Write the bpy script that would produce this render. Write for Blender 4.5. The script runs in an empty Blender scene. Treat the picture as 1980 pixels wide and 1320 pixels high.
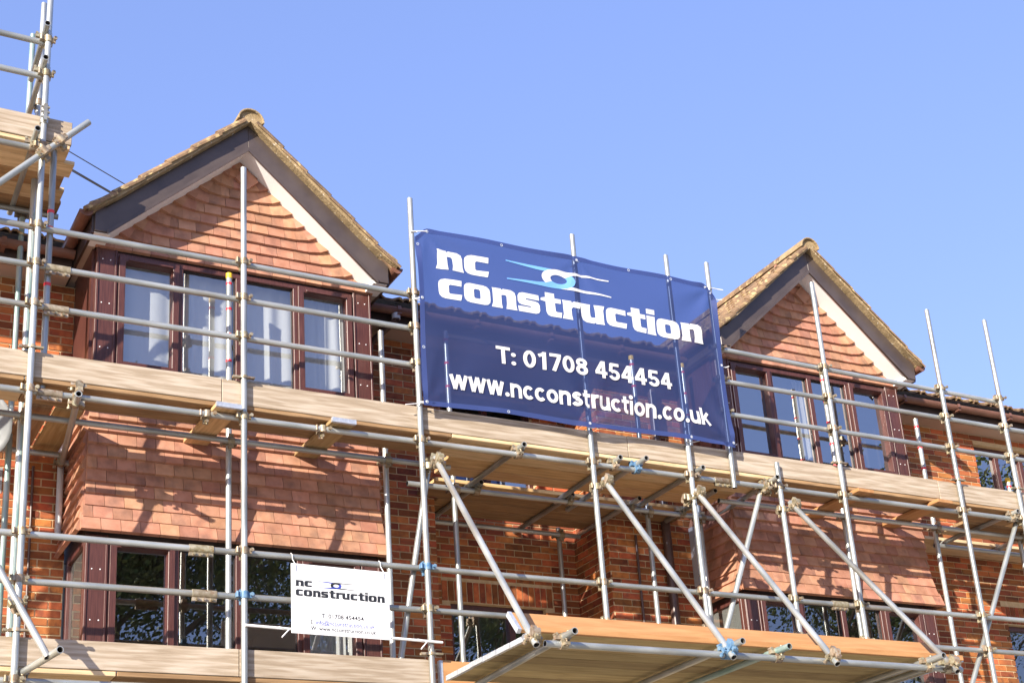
import bpy, bmesh, math, random
from mathutils import Matrix, Vector
from mathutils.geometry import tessellate_polygon
random.seed(7)
S = bpy.context.scene
COL = S.collection
V = Vector

# ------------------------------------------------------------------ camera
# world: X right along the facade, Y away from the camera, Z up; the camera is the origin, ground at -1.6
YAW, PITCH, ROLL = 0.51372026, 0.36104937, -0.07073295
fw = V((math.sin(YAW)*math.cos(PITCH), math.cos(YAW)*math.cos(PITCH), math.sin(PITCH)))
r0 = V((math.cos(YAW), -math.sin(YAW), 0)); u0 = r0.cross(fw)
rr = math.cos(ROLL)*r0 + math.sin(ROLL)*u0; uu = -math.sin(ROLL)*r0 + math.cos(ROLL)*u0
cd = bpy.data.cameras.new('camera'); cam = bpy.data.objects.new('camera', cd); COL.objects.link(cam)
cam.matrix_world = Matrix(((rr.x, uu.x, -fw.x, 0), (rr.y, uu.y, -fw.y, 0), (rr.z, uu.z, -fw.z, 0), (0, 0, 0, 1)))
cd.sensor_fit = 'HORIZONTAL'; cd.sensor_width = 36; cd.lens = 36*2844.21/1980
cd.shift_y = 234.6/1980; cd.clip_start = .05; cd.clip_end = 2000
S.camera = cam
# ------------------------------------------------------------------ sky and sun
LDIR = V((1.49, 1.0, -.68)).normalized()
w = bpy.data.worlds.new('World'); S.world = w; w.use_nodes = True
nt = w.node_tree; nt.nodes.clear()
sky = nt.nodes.new('ShaderNodeTexSky'); sky.sky_type = 'NISHITA'; sky.sun_disc = False
sky.sun_elevation = math.asin(-LDIR.z); sky.sun_rotation = math.atan2(-LDIR.x, -LDIR.y)
sky.altitude = 0; sky.air_density = .7; sky.dust_density = .5; sky.ozone_density = 2.0
bg = nt.nodes.new('ShaderNodeBackground'); bg.inputs[1].default_value = .137
wo = nt.nodes.new('ShaderNodeOutputWorld')
# the whole sky through one even response: a little less contrast between zenith and horizon, camera white balance
bw = nt.nodes.new('ShaderNodeRGBToBW'); pw = nt.nodes.new('ShaderNodeMath'); pw.operation = 'POWER'; pw.inputs[1].default_value = -.5
vm = nt.nodes.new('ShaderNodeVectorMath'); vm.operation = 'SCALE'; wb = nt.nodes.new('ShaderNodeVectorMath'); wb.operation = 'MULTIPLY'; wb.inputs[1].default_value = (1.04, .885, .98)
nt.links.new(sky.outputs[0], bw.inputs[0]); nt.links.new(bw.outputs[0], pw.inputs[0]); nt.links.new(sky.outputs[0], vm.inputs[0]); nt.links.new(pw.outputs[0], vm.inputs['Scale'])
nt.links.new(vm.outputs[0], wb.inputs[0]); nt.links.new(wb.outputs[0], bg.inputs[0]); nt.links.new(bg.outputs[0], wo.inputs[0])
sl = bpy.data.lights.new('sun', 'SUN'); sl.energy = 2.85; sl.angle = math.radians(.53); sl.color = (1, .915, .79)
so = bpy.data.objects.new('sun', sl); COL.objects.link(so); so.rotation_euler = LDIR.to_track_quat('-Z', 'Y').to_euler()
so.location = (-20, -12, 15)
S.view_settings.view_transform = 'Standard'; S.view_settings.look = 'None'
S.view_settings.gamma = 1; S.view_settings.exposure = 1.8; S.view_settings.use_curve_mapping = False

# ------------------------------------------------------------------ helpers
WM = {}                                     # world matrix of every object made here
def link(o, parent=None, M=None):
    COL.objects.link(o); M = M or Matrix()
    if parent is not None:
        o.parent = parent; o.matrix_parent_inverse = WM[parent.name].inverted()
    o.matrix_basis = M; WM[o.name] = M
    return o
def thing(name, label, cat, loc=(0, 0, 0), group=None):
    o = bpy.data.objects.new(name, None); link(o, None, Matrix.Translation(loc)); o.empty_display_size = .2
    return tag(o, label, cat, group)
def tag(o, label=None, cat=None, group=None, kind=None):
    if label: o['label'] = label
    if cat: o['category'] = cat
    if group: o['group'] = group
    if kind: o['kind'] = kind
    return o
class MB:
    def __init__(s): s.v = []; s.f = []; s.sm = []
    def add(s, vs, fs, smooth=False):
        n = len(s.v); s.v += [tuple(p) for p in vs]; s.f += [tuple(i+n for i in f) for f in fs]; s.sm += [smooth]*len(fs); return s
    def box(s, x0, x1, y0, y1, z0, z1):
        return s.add([(x0,y0,z0),(x1,y0,z0),(x1,y1,z0),(x0,y1,z0),(x0,y0,z1),(x1,y0,z1),(x1,y1,z1),(x0,y1,z1)],
                     [(0,3,2,1),(4,5,6,7),(0,1,5,4),(1,2,6,5),(2,3,7,6),(3,0,4,7)])
    def cyl(s, p0, p1, r, n=10, r1=None, cap=True):
        p0, p1 = V(p0), V(p1); d = (p1-p0).normalized(); a = d.orthogonal().normalized(); b = d.cross(a); r1 = r if r1 is None else r1
        vs = []
        for p, q in ((p0, r), (p1, r1)):
            vs += [p+q*(math.cos(2*math.pi*i/n)*a+math.sin(2*math.pi*i/n)*b) for i in range(n)]
        s.add(vs, [(i, (i+1) % n, n+(i+1) % n, n+i) for i in range(n)], True)
        if cap: s.add(vs, [tuple(range(n-1, -1, -1)), tuple(range(n, 2*n))])
        return s
    def prism(s, pts, y0, y1):               # polygon in XZ extruded along Y
        n = len(pts); vs = [(x, y0, z) for x, z in pts]+[(x, y1, z) for x, z in pts]
        return s.add(vs, [tuple(range(n)), tuple(range(2*n-1, n-1, -1))]+[(i, n+i, n+(i+1) % n, (i+1) % n) for i in range(n)])
    def mesh(s, name):
        me = bpy.data.meshes.new(name); me.from_pydata(s.v, [], s.f)
        me.polygons.foreach_set('use_smooth', s.sm); me.update(); return me
def obj(name, me, mat, parent=None, M=None):
    if isinstance(me, MB): me = me.mesh(name)
    if mat is not None and not me.materials: me.materials.append(mat)
    return link(bpy.data.objects.new(name, me), parent, M)
T = Matrix.Translation
def RZ(a): return Matrix.Rotation(a, 4, 'Z')
def RY(a): return Matrix.Rotation(a, 4, 'Y')
def RX(a): return Matrix.Rotation(a, 4, 'X')
def SC(x, y, z): return Matrix.Diagonal((x, y, z, 1))
def bev(o, wd=.004, seg=1):
    m = o.modifiers.new('bevel', 'BEVEL'); m.width = wd; m.segments = seg; m.limit_method = 'ANGLE'; return o

# ------------------------------------------------------------------ materials
def mat(name, c1, c2=None, scale=6, rough=.6, metal=0, bump=0, bscale=60, stretch=(1, 1, 1), rnd=0, hue=0, detail=6, ramp=(.35, .65), c3=None, s3=2, ramp3=(.55, .7), spec=.5, rvar=0):
    m = bpy.data.materials.new(name); m.use_nodes = True; n = m.node_tree.nodes; L = m.node_tree.links.new
    b = n['Principled BSDF']; b.inputs['Roughness'].default_value = rough; b.inputs['Metallic'].default_value = metal
    b.inputs['Specular IOR Level'].default_value = spec
    tc = n.new('ShaderNodeTexCoord'); mp = n.new('ShaderNodeMapping'); mp.inputs['Scale'].default_value = stretch
    oi = n.new('ShaderNodeObjectInfo'); add = n.new('ShaderNodeVectorMath'); add.operation = 'ADD'
    sc = n.new('ShaderNodeVectorMath'); sc.operation = 'SCALE'; sc.inputs['Scale'].default_value = 37
    comb = n.new('ShaderNodeCombineXYZ')
    for i in range(3): L(oi.outputs['Random'], comb.inputs[i])
    L(comb.outputs[0], sc.inputs[0]); L(tc.outputs['Object'], mp.inputs[0]); L(mp.outputs[0], add.inputs[0]); L(sc.outputs[0], add.inputs[1])
    ns = n.new('ShaderNodeTexNoise'); ns.inputs['Scale'].default_value = scale; ns.inputs['Detail'].default_value = detail; ns.inputs['Distortion'].default_value = .35 if 'board' in name else 0; L(add.outputs[0], ns.inputs['Vector'])
    cr = n.new('ShaderNodeValToRGB'); cr.color_ramp.elements[0].position = ramp[0]; cr.color_ramp.elements[1].position = ramp[1]
    cr.color_ramp.elements[0].color = (*c1, 1); cr.color_ramp.elements[1].color = (*(c2 or c1), 1); L(ns.outputs[0], cr.inputs[0])
    col = cr.outputs[0]
    if c3:
        n3 = n.new('ShaderNodeTexNoise'); n3.inputs['Scale'].default_value = s3; n3.inputs['Detail'].default_value = 8; L(add.outputs[0], n3.inputs['Vector'])
        r3 = n.new('ShaderNodeValToRGB'); r3.color_ramp.elements[0].position = ramp3[0]; r3.color_ramp.elements[1].position = ramp3[1]; L(n3.outputs[0], r3.inputs[0])
        mx = n.new('ShaderNodeMix'); mx.data_type = 'RGBA'; L(r3.outputs[0], mx.inputs[0]); L(col, mx.inputs[6]); mx.inputs[7].default_value = (*c3, 1); col = mx.outputs[2]
    if rnd or hue:
        ge = n.new('ShaderNodeNewGeometry'); ad = n.new('ShaderNodeMath'); ad.operation = 'ADD'; fr = n.new('ShaderNodeMath'); fr.operation = 'FRACT'
        L(oi.outputs['Random'], ad.inputs[0]); L(ge.outputs['Random Per Island'], ad.inputs[1]); L(ad.outputs[0], fr.inputs[0])
        hs = n.new('ShaderNodeHueSaturation'); L(col, hs.inputs['Color'])
        mr = n.new('ShaderNodeMapRange'); mr.inputs[3].default_value = 1-rnd; mr.inputs[4].default_value = 1+rnd*.8; L(fr.outputs[0], mr.inputs[0]); L(mr.outputs[0], hs.inputs['Value'])
        if hue:
            m7 = n.new('ShaderNodeMath'); m7.operation = 'MULTIPLY'; m7.inputs[1].default_value = 7.3; f7 = n.new('ShaderNodeMath'); f7.operation = 'FRACT'
            L(fr.outputs[0], m7.inputs[0]); L(m7.outputs[0], f7.inputs[0])
            mh = n.new('ShaderNodeMapRange'); mh.inputs[3].default_value = .5-hue; mh.inputs[4].default_value = .5+hue; L(f7.outputs[0], mh.inputs[0]); L(mh.outputs[0], hs.inputs['Hue'])
        col = hs.outputs[0]
    L(col, b.inputs['Base Color'])
    if rvar:
        mr2 = n.new('ShaderNodeMapRange'); mr2.inputs[3].default_value = rough-rvar; mr2.inputs[4].default_value = rough+rvar; L(ns.outputs[0], mr2.inputs[0]); L(mr2.outputs[0], b.inputs['Roughness'])
    if bump:
        bn = n.new('ShaderNodeTexNoise'); bn.inputs['Scale'].default_value = bscale; bn.inputs['Detail'].default_value = 5; L(add.outputs[0], bn.inputs['Vector'])
        bp = n.new('ShaderNodeBump'); bp.inputs['Strength'].default_value = bump; bp.inputs['Distance'].default_value = .01; L(bn.outputs[0], bp.inputs['Height']); L(bp.outputs[0], b.inputs['Normal'])
    return m
def glass(name, refl=.3, tint=(.92, .95, .95)):
    m = bpy.data.materials.new(name); m.use_nodes = True; n = m.node_tree.nodes; L = m.node_tree.links.new; n.clear()
    o = n.new('ShaderNodeOutputMaterial'); mx = n.new('ShaderNodeMixShader'); t = n.new('ShaderNodeBsdfTransparent'); t.inputs[0].default_value = (*tint, 1)
    g = n.new('ShaderNodeBsdfGlossy'); g.inputs['Roughness'].default_value = .0; lw = n.new('ShaderNodeLayerWeight'); pw_ = n.new('ShaderNodeMath'); pw_.operation = 'POWER'; pw_.inputs[1].default_value = 4; L(lw.outputs['Facing'], pw_.inputs[0])
    ma = n.new('ShaderNodeMath'); ma.operation = 'ADD'; ma.inputs[1].default_value = refl; L(pw_.outputs[0], ma.inputs[0])
    # slightly wavy panes
    tc = n.new('ShaderNodeTexCoord'); ns = n.new('ShaderNodeTexNoise'); ns.inputs['Scale'].default_value = 1.3; ns.inputs['Detail'].default_value = 1; L(tc.outputs['Object'], ns.inputs['Vector'])
    bp = n.new('ShaderNodeBump'); bp.inputs['Strength'].default_value = .25; bp.inputs['Distance'].default_value = .01; L(ns.outputs[0], bp.inputs['Height']); L(bp.outputs[0], g.inputs['Normal'])
    L(ma.outputs[0], mx.inputs[0]); L(t.outputs[0], mx.inputs[1]); L(g.outputs[0], mx.inputs[2]); L(mx.outputs[0], o.inputs[0]); return m
def cloth(name, colr, fac, tint, trans=.3):
    m = bpy.data.materials.new(name); m.use_nodes = True; n = m.node_tree.nodes; L = m.node_tree.links.new; n.clear()
    o = n.new('ShaderNodeOutputMaterial'); mx = n.new('ShaderNodeMixShader'); mx.inputs[0].default_value = fac
    t = n.new('ShaderNodeBsdfTransparent'); t.inputs[0].default_value = (*tint, 1)
    d = n.new('ShaderNodeBsdfPrincipled'); d.inputs['Base Color'].default_value = (*colr, 1); d.inputs['Roughness'].default_value = .5
    tl = n.new('ShaderNodeBsdfTranslucent'); tl.inputs[0].default_value = (*colr, 1); m2 = n.new('ShaderNodeMixShader'); m2.inputs[0].default_value = trans
    tc = n.new('ShaderNodeTexCoord'); ns = n.new('ShaderNodeTexNoise'); ns.inputs['Scale'].default_value = 300; L(tc.outputs['Object'], ns.inputs['Vector'])
    bp = n.new('ShaderNodeBump'); bp.inputs['Strength'].default_value = .2; bp.inputs['Distance'].default_value = .002; L(ns.outputs[0], bp.inputs['Height']); L(bp.outputs[0], d.inputs['Normal'])
    L(d.outputs[0], m2.inputs[1]); L(tl.outputs[0], m2.inputs[2]); L(t.outputs[0], mx.inputs[1]); L(m2.outputs[0], mx.inputs[2]); L(mx.outputs[0], o.inputs[0]); return m
M = {}
M['brick'] = mat('brick', (.32, .088, .026), (.44, .14, .042), 14, .85, stretch=(.22, 1, 1), bump=.25, bscale=90, rnd=.5, hue=.014, c3=(.15, .05, .028), s3=9, ramp3=(.52, .75))
M['mortar'] = mat('mortar', (.56, .42, .23), (.66, .51, .31), 20, .95, bump=.4, bscale=150)
M['tile'] = mat('clay_tile', (.385, .178, .105), (.475, .24, .152), 9, .8, stretch=(.17, 1, 1), bump=.2, bscale=80, rnd=.2, hue=.009, c3=(.19, .10, .07), s3=6, ramp3=(.5, .8))
M['upvc'] = mat('mahogany_upvc', (.062, .022, .018), (.105, .038, .03), 5, .38, stretch=(22, 22, 1.2), bump=.08, bscale=40)
M['upvch'] = mat('mahogany_upvc_across', (.062, .022, .018), (.105, .038, .03), 5, .38, stretch=(1.2, 22, 22), bump=.08, bscale=40)
M['barge'] = mat('dark_brown_upvc', (.062, .047, .042), (.086, .066, .058), 4, .32)
M['white'] = mat('white_upvc', (.88, .88, .88), (.91, .91, .91), 5, .35)
M['soffit'] = mat('beige_soffit', (.46, .36, .29), (.52, .42, .35), 3, .5)
M['fascia'] = mat('fascia_board', (.05, .035, .03), (.075, .05, .04), 4, .4)
M['gutter'] = mat('brown_gutter', (.16, .075, .05), (.21, .10, .07), 6, .35)
M['roof'] = mat('roof_tile', (.16, .10, .06), (.27, .17, .09), 8, .9, bump=.5, bscale=60, rnd=.25, c3=(.48, .36, .17), s3=14, ramp3=(.55, .66))
M['verge'] = mat('verge_mortar', (.23, .165, .085), (.36, .265, .145), 11, .95, bump=.7, bscale=45, c3=(.62, .58, .48), s3=30, ramp3=(.64, .70))
M['tube'] = mat('galvanised_tube', (.33, .35, .335), (.50, .515, .49), 9, .36, metal=.55, stretch=(1, 1, .3), rnd=.2, hue=.012, c3=(.24, .175, .10), s3=3.5, ramp3=(.54, .82), rvar=.12)
M['tubeb'] = mat('painted_tube', (.20, .32, .29), (.38, .44, .41), 5, .4, metal=.3, stretch=(1, 1, .5), c3=(.62, .62, .58), s3=4)
M['bore'] = mat('tube_bore', (.05, .045, .04), (.09, .08, .07), 8, .8)
M['coupler'] = mat('coupler_steel', (.25, .20, .125), (.44, .38, .28), 25, .5, metal=.45, rnd=.3, hue=.02, c3=(.28, .17, .09), s3=30, ramp3=(.55, .7))
M['blue'] = mat('blue_paint', (.05, .15, .30), (.16, .26, .36), 30, .55)
M['red'] = mat('red_tape', (.62, .03, .05), (.72, .05, .06), 10, .5)
M['yellow'] = mat('yellow_cap', (.75, .45, .02), (.85, .55, .04), 10, .5)
WST = (1.8, 24, 24)
M['toe'] = mat('weathered_board', (.30, .232, .16), (.42, .338, .25), 1.6, .85, stretch=WST, bump=.3, bscale=5, rnd=.12, c3=(.49, .42, .335), s3=1.6, ramp3=(.45, .75), detail=8)
M['deck'] = mat('deck_board', (.48, .285, .125), (.66, .43, .215), 1.4, .85, stretch=WST, bump=.2, bscale=5, rnd=.5, hue=.01, c3=(.28, .15, .065), s3=2.5, ramp3=(.62, .8), detail=8)
M['deck_b'] = mat('deck_board_dark', (.25, .145, .065), (.38, .235, .115), 1.5, .85, stretch=WST, bump=.25, bscale=5, rnd=.2, c3=(.14, .085, .045), s3=2.0, ramp3=(.55, .75), detail=8)
M['deck_c'] = mat('deck_board_pale', (.52, .37, .20), (.70, .52, .31), 1.3, .85, stretch=WST, bump=.2, bscale=5, rnd=.15, c3=(.34, .20, .09), s3=3.2, ramp3=(.6, .74), detail=8)
M['fan_b'] = mat('platform_board_dark', (.25, .175, .075), (.34, .245, .11), 1.2, .85, stretch=(2, 16, 16), bump=.12, bscale=5, rnd=.2, c3=(.15, .10, .05), s3=2.2, ramp3=(.6, .8), detail=8)
M['newwood'] = mat('fresh_board', (.38, .18, .065), (.46, .245, .10), 1.2, .75, stretch=(2, 16, 16), bump=.12, bscale=5, rnd=.08, c3=(.42, .19, .07), s3=2.2, ramp3=(.66, .8), detail=8)
M['fanwood'] = mat('platform_board', (.33, .24, .10), (.45, .34, .16), 1.2, .85, stretch=(2, 16, 16), bump=.12, bscale=5, rnd=.3, c3=(.20, .13, .06), s3=2.2, ramp3=(.62, .8), detail=8)
M['band'] = mat('steel_band', (.55, .58, .62), (.72, .75, .78), 30, .35, metal=.6)
M['glass1'] = glass('glass_pane', .28)
M['glass2'] = glass('glass_pane_clear', .48)
M['room'] = mat('room_paint', (.20, .20, .19), (.24, .24, .23), 2, .9)
M['net'] = cloth('net_curtain', (.74, .74, .74), .96, (1, 1, 1), .25)
M['banner'] = cloth('banner_mesh', (.038, .058, .175), .64, (.50, .58, .80), .2)
M['hem'] = cloth('banner_hem', (.05, .078, .24), .85, (.42, .52, .80), .2)
M['print'] = cloth('white_print', (.80, .80, .78), .93, (.85, .88, 1), .15)
M['lightblue'] = cloth('light_blue_print', (.19, .45, .80), .93, (.6, .75, 1), .15)
M['signwhite'] = mat('sign_board', (.78, .79, .80), (.82, .83, .84), 3, .3)
M['black'] = mat('black_print', (.016, .018, .022), (.02, .022, .026), 3, .5)
M['inkblue'] = mat('blue_print', (.03, .05, .30), (.04, .06, .35), 3, .5)
M['tie'] = mat('white_cable_tie', (.75, .75, .74), (.8, .8, .8), 10, .4)
M['cable'] = mat('black_cable', (.02, .02, .022), (.03, .03, .03), 10, .5)
M['dish'] = mat('grey_dish', (.20, .21, .215), (.27, .28, .285), 5, .45)
M['bark'] = mat('bark', (.10, .075, .05), (.16, .12, .085), 8, .9, bump=.5, bscale=20)
M['leaf'] = mat('leaf', (.07, .115, .025), (.15, .17, .04), 3, .6, rnd=.45, hue=.03)
M['ground'] = mat('ground', (.32, .295, .25), (.40, .37, .315), 3, .9, bump=.2, bscale=40, c3=(.10, .12, .05), s3=.05, ramp3=(.55, .60))
M['pipe_grey'] = mat('grey_pipe', (.42, .43, .44), (.52, .53, .54), 6, .4)
M['brown_pipe'] = mat('brown_downpipe', (.085, .05, .042), (.11, .066, .056), 6, .35)

# ------------------------------------------------------------------ ground
g = MB(); g.add([(-400, -400, -1.6), (400, -400, -1.6), (400, 400, -1.6), (-400, 400, -1.6)], [(0, 1, 2, 3)])
tag(obj('ground', g, M['ground']), kind='structure')

# ------------------------------------------------------------------ the building
W = 12.75          # main wall face
BF = 12.00         # face of the bays
RB = 13.44         # back of the recess
BX = (3.945, 10.80) # axes of the two gabled bays
HW = 1.36         # half width of a bay
EZ = 6.75          # soffit of the main eaves
house = thing('house', 'red brick house with two tile hung gabled bays behind the scaffolding', 'house', (7.5, 13, -1.6))
G0 = -1.6
def wallbox(name, boxes):
    b = MB()
    for q in boxes: b.box(*q)
    return obj(name, b, M['mortar'], house)
def pierced(x0, x1, y, z0, z1, op):          # boxes round one opening
    a0, a1, c0, c1 = op
    return [(x0, a0, y, y+.22, z0, z1), (a1, x1, y, y+.22, z0, z1), (a0, a1, y, y+.22, z0, c0), (a0, a1, y, y+.22, c1, z1)]
XL, XR = BX[0]-HW, BX[0]+HW
XL2, XR2 = BX[1]-HW, BX[1]+HW
walls = {}
walls['left'] = wallbox('brick_wall', [(-3, XL, W, W+.22, G0, EZ)])
walls['midl'] = wallbox('brick_wall', [(XR, 6.25, W, W+.22, G0, EZ), (6.03, 6.25, W+.22, RB, G0, EZ)])
RW = (6.72, 7.88, 2.95, 4.16); RW2 = (6.72, 7.88, 5.45, 6.60)
walls['rec'] = wallbox('brick_wall', [(6.0, RW[0], RB, RB+.22, G0, EZ), (RW[1], 8.4, RB, RB+.22, G0, EZ), (RW[0], RW[1], RB, RB+.22, G0, RW[2]), (RW[0], RW[1], RB, RB+.22, RW[3], RW2[2]), (RW[0], RW[1], RB, RB+.22, RW2[3], EZ)])
walls['pier'] = wallbox('brick_wall', [(8.31, XL2, W, W+.22, G0, EZ), (8.31, 8.53, W+.22, RB, G0, EZ)])
O1 = (14.10, 15.5, 5.35, 6.62); O2 = (14.12, 15.5, 2.9, 4.20)
walls['right'] = wallbox('brick_wall', [(XR2, O1[0], W, W+.22, G0, EZ), (O1[1], 19, W, W+.22, G0, EZ), (O1[0], O1[1], W, W+.22, G0, O2[2]), (O1[0], O1[1], W, W+.22, O2[3], O1[2]), (O1[0], O1[1], W, W+.22, O1[3], EZ)])
# rooms behind the windows
def room(x0, x1, y0, y1, z0, z1):
    b = MB(); b.box(x0, x1, y0, y1, z0, z1); b.f = [f for f in b.f if f != (0, 1, 5, 4)]; b.f = [tuple(reversed(f)) for f in b.f]; b.sm = [False]*len(b.f)
    return obj('room', b, M['room'], house)
for xa, xb in ((XL, XR), (XL2, XR2)):
    room(xa+.05, xb-.05, BF+.10, 15.5, 5.48, 6.81); room(xa+.05, xb-.05, BF+.10, 15.5, 2.46, 4.18)
for o, y in ((RW, RB), (RW2, RB), (O1, W), (O2, W)): room(o[0]-.02, o[1]+.02, y+.2, y+2.6, o[2]-.02, o[3]+.02)

# bays: carcass under the tiles
for xa, xb in ((XL, XR), (XL2, XR2)):
    b = MB(); b.box(xa+.02, xb-.02, BF+.02, BF+.09, 4.05, 5.57); b.box(xa+.02, xb-.02, BF+.02, BF+.09, G0, 2.62)
    for xs in (xa+.02, xb-.09):
        b.box(xs, xs+.07, BF+.09, W+.1, 4.05, 6.9); b.box(xs, xs+.07, BF+.09, W+.1, G0, 2.62)
    b.box(xa+.09, xb-.09, BF+.092, W+.1, 5.47, 5.57); b.box(xa+.09, xb-.09, BF+.092, W+.1, 4.06, 4.16)
    obj('bay_carcass', b, M['barge'], house)
    # side lights of the lower bay and cheeks of the upper one
    for s, x in ((-1, xa), (1, xb)):
        c = MB(); c.box(x-.005 if s < 0 else x-.03, x+.03 if s < 0 else x+.005, BF+.06, W, 5.57, 6.84); obj('bay_cheek', c, M['upvc'], house)

# windows -------------------------------------------------------------
def bank(xa, xb, z0, z1, y, panes, gm, lab):
    """a band of four lights between two cover boards; the outer two are opening casements"""
    m = MB(); x0, x1 = xa+.19, xb-.19
    m.box(x0, x1, y, y+.07, z1-.055, z1); m.box(x0, x1, y, y+.07, z0, z0+.05)
    n = len(panes)-1; xs = [x0+(x1-x0)*q for q in panes]
    m.box(x0, x0+.035, y, y+.07, z0+.05, z1-.055); m.box(x1-.035, x1, y, y+.07, z0+.05, z1-.055)
    for x in xs[1:-1]: m.box(x-.032, x+.032, y-.004, y+.07, z0+.05, z1-.055)
    wo = bev(obj('window', m, M['upvc'], house)); wo['label'] = lab
    sill = MB().box(xa-.02, xb+.02, y-.07, y+.08, z0-.05, z0-.002); bev(obj('window_sill', sill, M['upvch'], wo))
    for k, (a, b) in enumerate(((xa, xa+.188), (xb-.188, xb))):
        c = MB().box(a, b, y-.012, y+.055, z0, z1+.01); c.box(a+.002, a+.022, y-.022, y-.012, z0, z1+.01); c.box(b-.022, b-.002, y-.022, y-.012, z0, z1+.01)
        co = bev(obj('cover_board', c, M['upvc'], wo), .003)
        sc = MB()
        for q in range(3):
            for dx in (.055, .125): sc.cyl((a+dx, y-.012, z0+.2+q*.44), (a+dx, y-.016, z0+.2+q*.44), .006, 6)
        obj('screw_caps', sc, M['white'], wo)
    for k in range(n):
        a, b = xs[k]+(.035 if k == 0 else .032), xs[k+1]-(.035 if k == n-1 else .032); zb, zt = z0+.05, z1-.055
        if k in (0, n-1):
            c = MB(); e = .058; yy = y-.028
            def ring(c, a, b, zb, zt, e, ya, yb):
                for (p, q) in (((a, zb), (b, zb)), ((b, zb), (b, zt)), ((b, zt), (a, zt)), ((a, zt), (a, zb))): pass
                o_ = [(a, zb), (b, zb), (b, zt), (a, zt)]; i_ = [(a+e, zb+e), (b-e, zb+e), (b-e, zt-e), (a+e, zt-e)]
                i2 = [(a+e+.012, zb+e+.012), (b-e-.012, zb+e+.012), (b-e-.012, zt-e-.012), (a+e+.012, zt-e-.012)]
                vs = [(x, ya, z) for x, z in o_]+[(x, ya, z) for x, z in i_]+[(x, yb, z) for x, z in o_]+[(x, yb-.01, z) for x, z in i2]
                fs = []
                for i in range(4):
                    j = (i+1) % 4; fs += [(i, j, 4+j, 4+i), (8+i, i, 4+i, 12+i) if False else (4+i, 4+j, 12+j, 12+i), (8+j, j, i, 8+i)]
                c.add(vs, fs)
            ring(c, a-.022, b+.022, zb-.022, zt+.022, e, yy, y+.055)
            bev(obj('casement', c, M['upvc'], wo), .003)
            tv = MB().box(a+.06, b-.04, yy-.014, yy-.001, zt-.03, zt-.008); bev(obj('trickle_vent', tv, M['upvch'], wo), .003)
            a += .03; b -= .03; zb += .03; zt -= .03
        p = MB().add([(a-.012, y+.043, zb-.012), (b+.012, y+.043, zb-.012), (b+.012, y+.043, zt+.012), (a-.012, y+.043, zt+.012)], [(0, 1, 2, 3)]); obj('pane', p, gm, wo)
        fr = MB()                              # dark gasket round each pane
        fr.box(a-.001, a+.008, y+.03, y+.0395, zb, zt); fr.box(b-.008, b+.001, y+.03, y+.0395, zb, zt); fr.box(a+.009, b-.009, y+.03, y+.0395, zb, zb+.008); fr.box(a+.009, b-.009, y+.03, y+.0395, zt-.008, zt)
        obj('gasket', fr, M['cable'], wo)
    return wo
q4 = (0, .252, .5, .748, 1)
bank(XL+.02, XR-.02, 5.61, 6.79, BF, q4, M['glass1'], 'four light window of the left gabled bay, net curtains behind')
bank(XL2+.02, XR2-.02, 5.61, 6.79, BF, q4, M['glass2'], 'four light window of the right gabled bay reflecting blue sky')
bank(XL+.02, XR-.02, 2.68, 4.055, BF, q4, M['glass1'], 'lower window of the left bay reflecting trees')
bank(XL2+.02, XR2-.02, 2.68, 4.055, BF, q4, M['glass1'], 'lower window of the right bay behind the platform')
for x in (XL, XR, XL2, XR2):                     # glazed sides of the lower bays
    s = -1 if x in (XL, XL2) else 1
    m = MB(); xo = x+.02 if s < 0 else x-.08
    m.box(xo, xo+.06, BF+.056, BF+.10, 2.68, 4.055); m.box(xo, xo+.06, W-.07, W, 2.68, 4.055); m.box(xo, xo+.06, BF+.1, W-.07, 3.99, 4.055); m.box(xo, xo+.06, BF+.1, W-.07, 2.62, 2.78)
    so_ = bev(obj('side_window', m, M['upvc'], house)); obj('pane', MB().box(xo+.025, xo+.031, BF+.09, W-.06, 2.77, 4.00), M['glass1'], so_)
def simple_window(o, y, splits, lab, gm):
    x0, x1, z0, z1 = o; m = MB(); yy = y+.07
    m.box(x0, x1, yy, yy+.06, z1-.06, z1); m.box(x0, x1, yy, yy+.06, z0, z0+.06); m.box(x0, x0+.06, yy, yy+.06, z0+.06, z1-.06); m.box(x1-.06, x1, yy, yy+.06, z0+.06, z1-.06)
    xs = [x0+.03]+list(splits)+[x1-.03]
    for s in splits: m.box(s-.035, s+.035, yy-.01, yy+.06, z0+.06, z1-.06)
    wo = bev(obj('window', m, M['upvc'], house)); wo['label'] = lab
    bev(obj('window_sill', MB().box(x0-.04, x1+.04, y-.04, yy+.05, z0-.05, z0-.003), M['upvch'], wo))
    for a, b in zip(xs, xs[1:]): obj('pane', MB().add([(a+.02, yy+.038, z0+.05), (b-.02, yy+.038, z0+.05), (b-.02, yy+.038, z1-.05), (a+.02, yy+.038, z1-.05)], [(0, 1, 2, 3)]), gm, wo)
simple_window(RW, RB, (7.48,), 'dark two light window in the brick recess', M['glass1'])
simple_window(RW2, RB, (7.3,), 'upper recess window behind the banner', M['glass2'])
simple_window(O1, W, (14.55, 15.0), 'upper window at the right edge of the house', M['glass2'])
simple_window(O2, W, (14.62, 15.1), 'lower window at the right edge of the house', M['glass1'])

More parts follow.
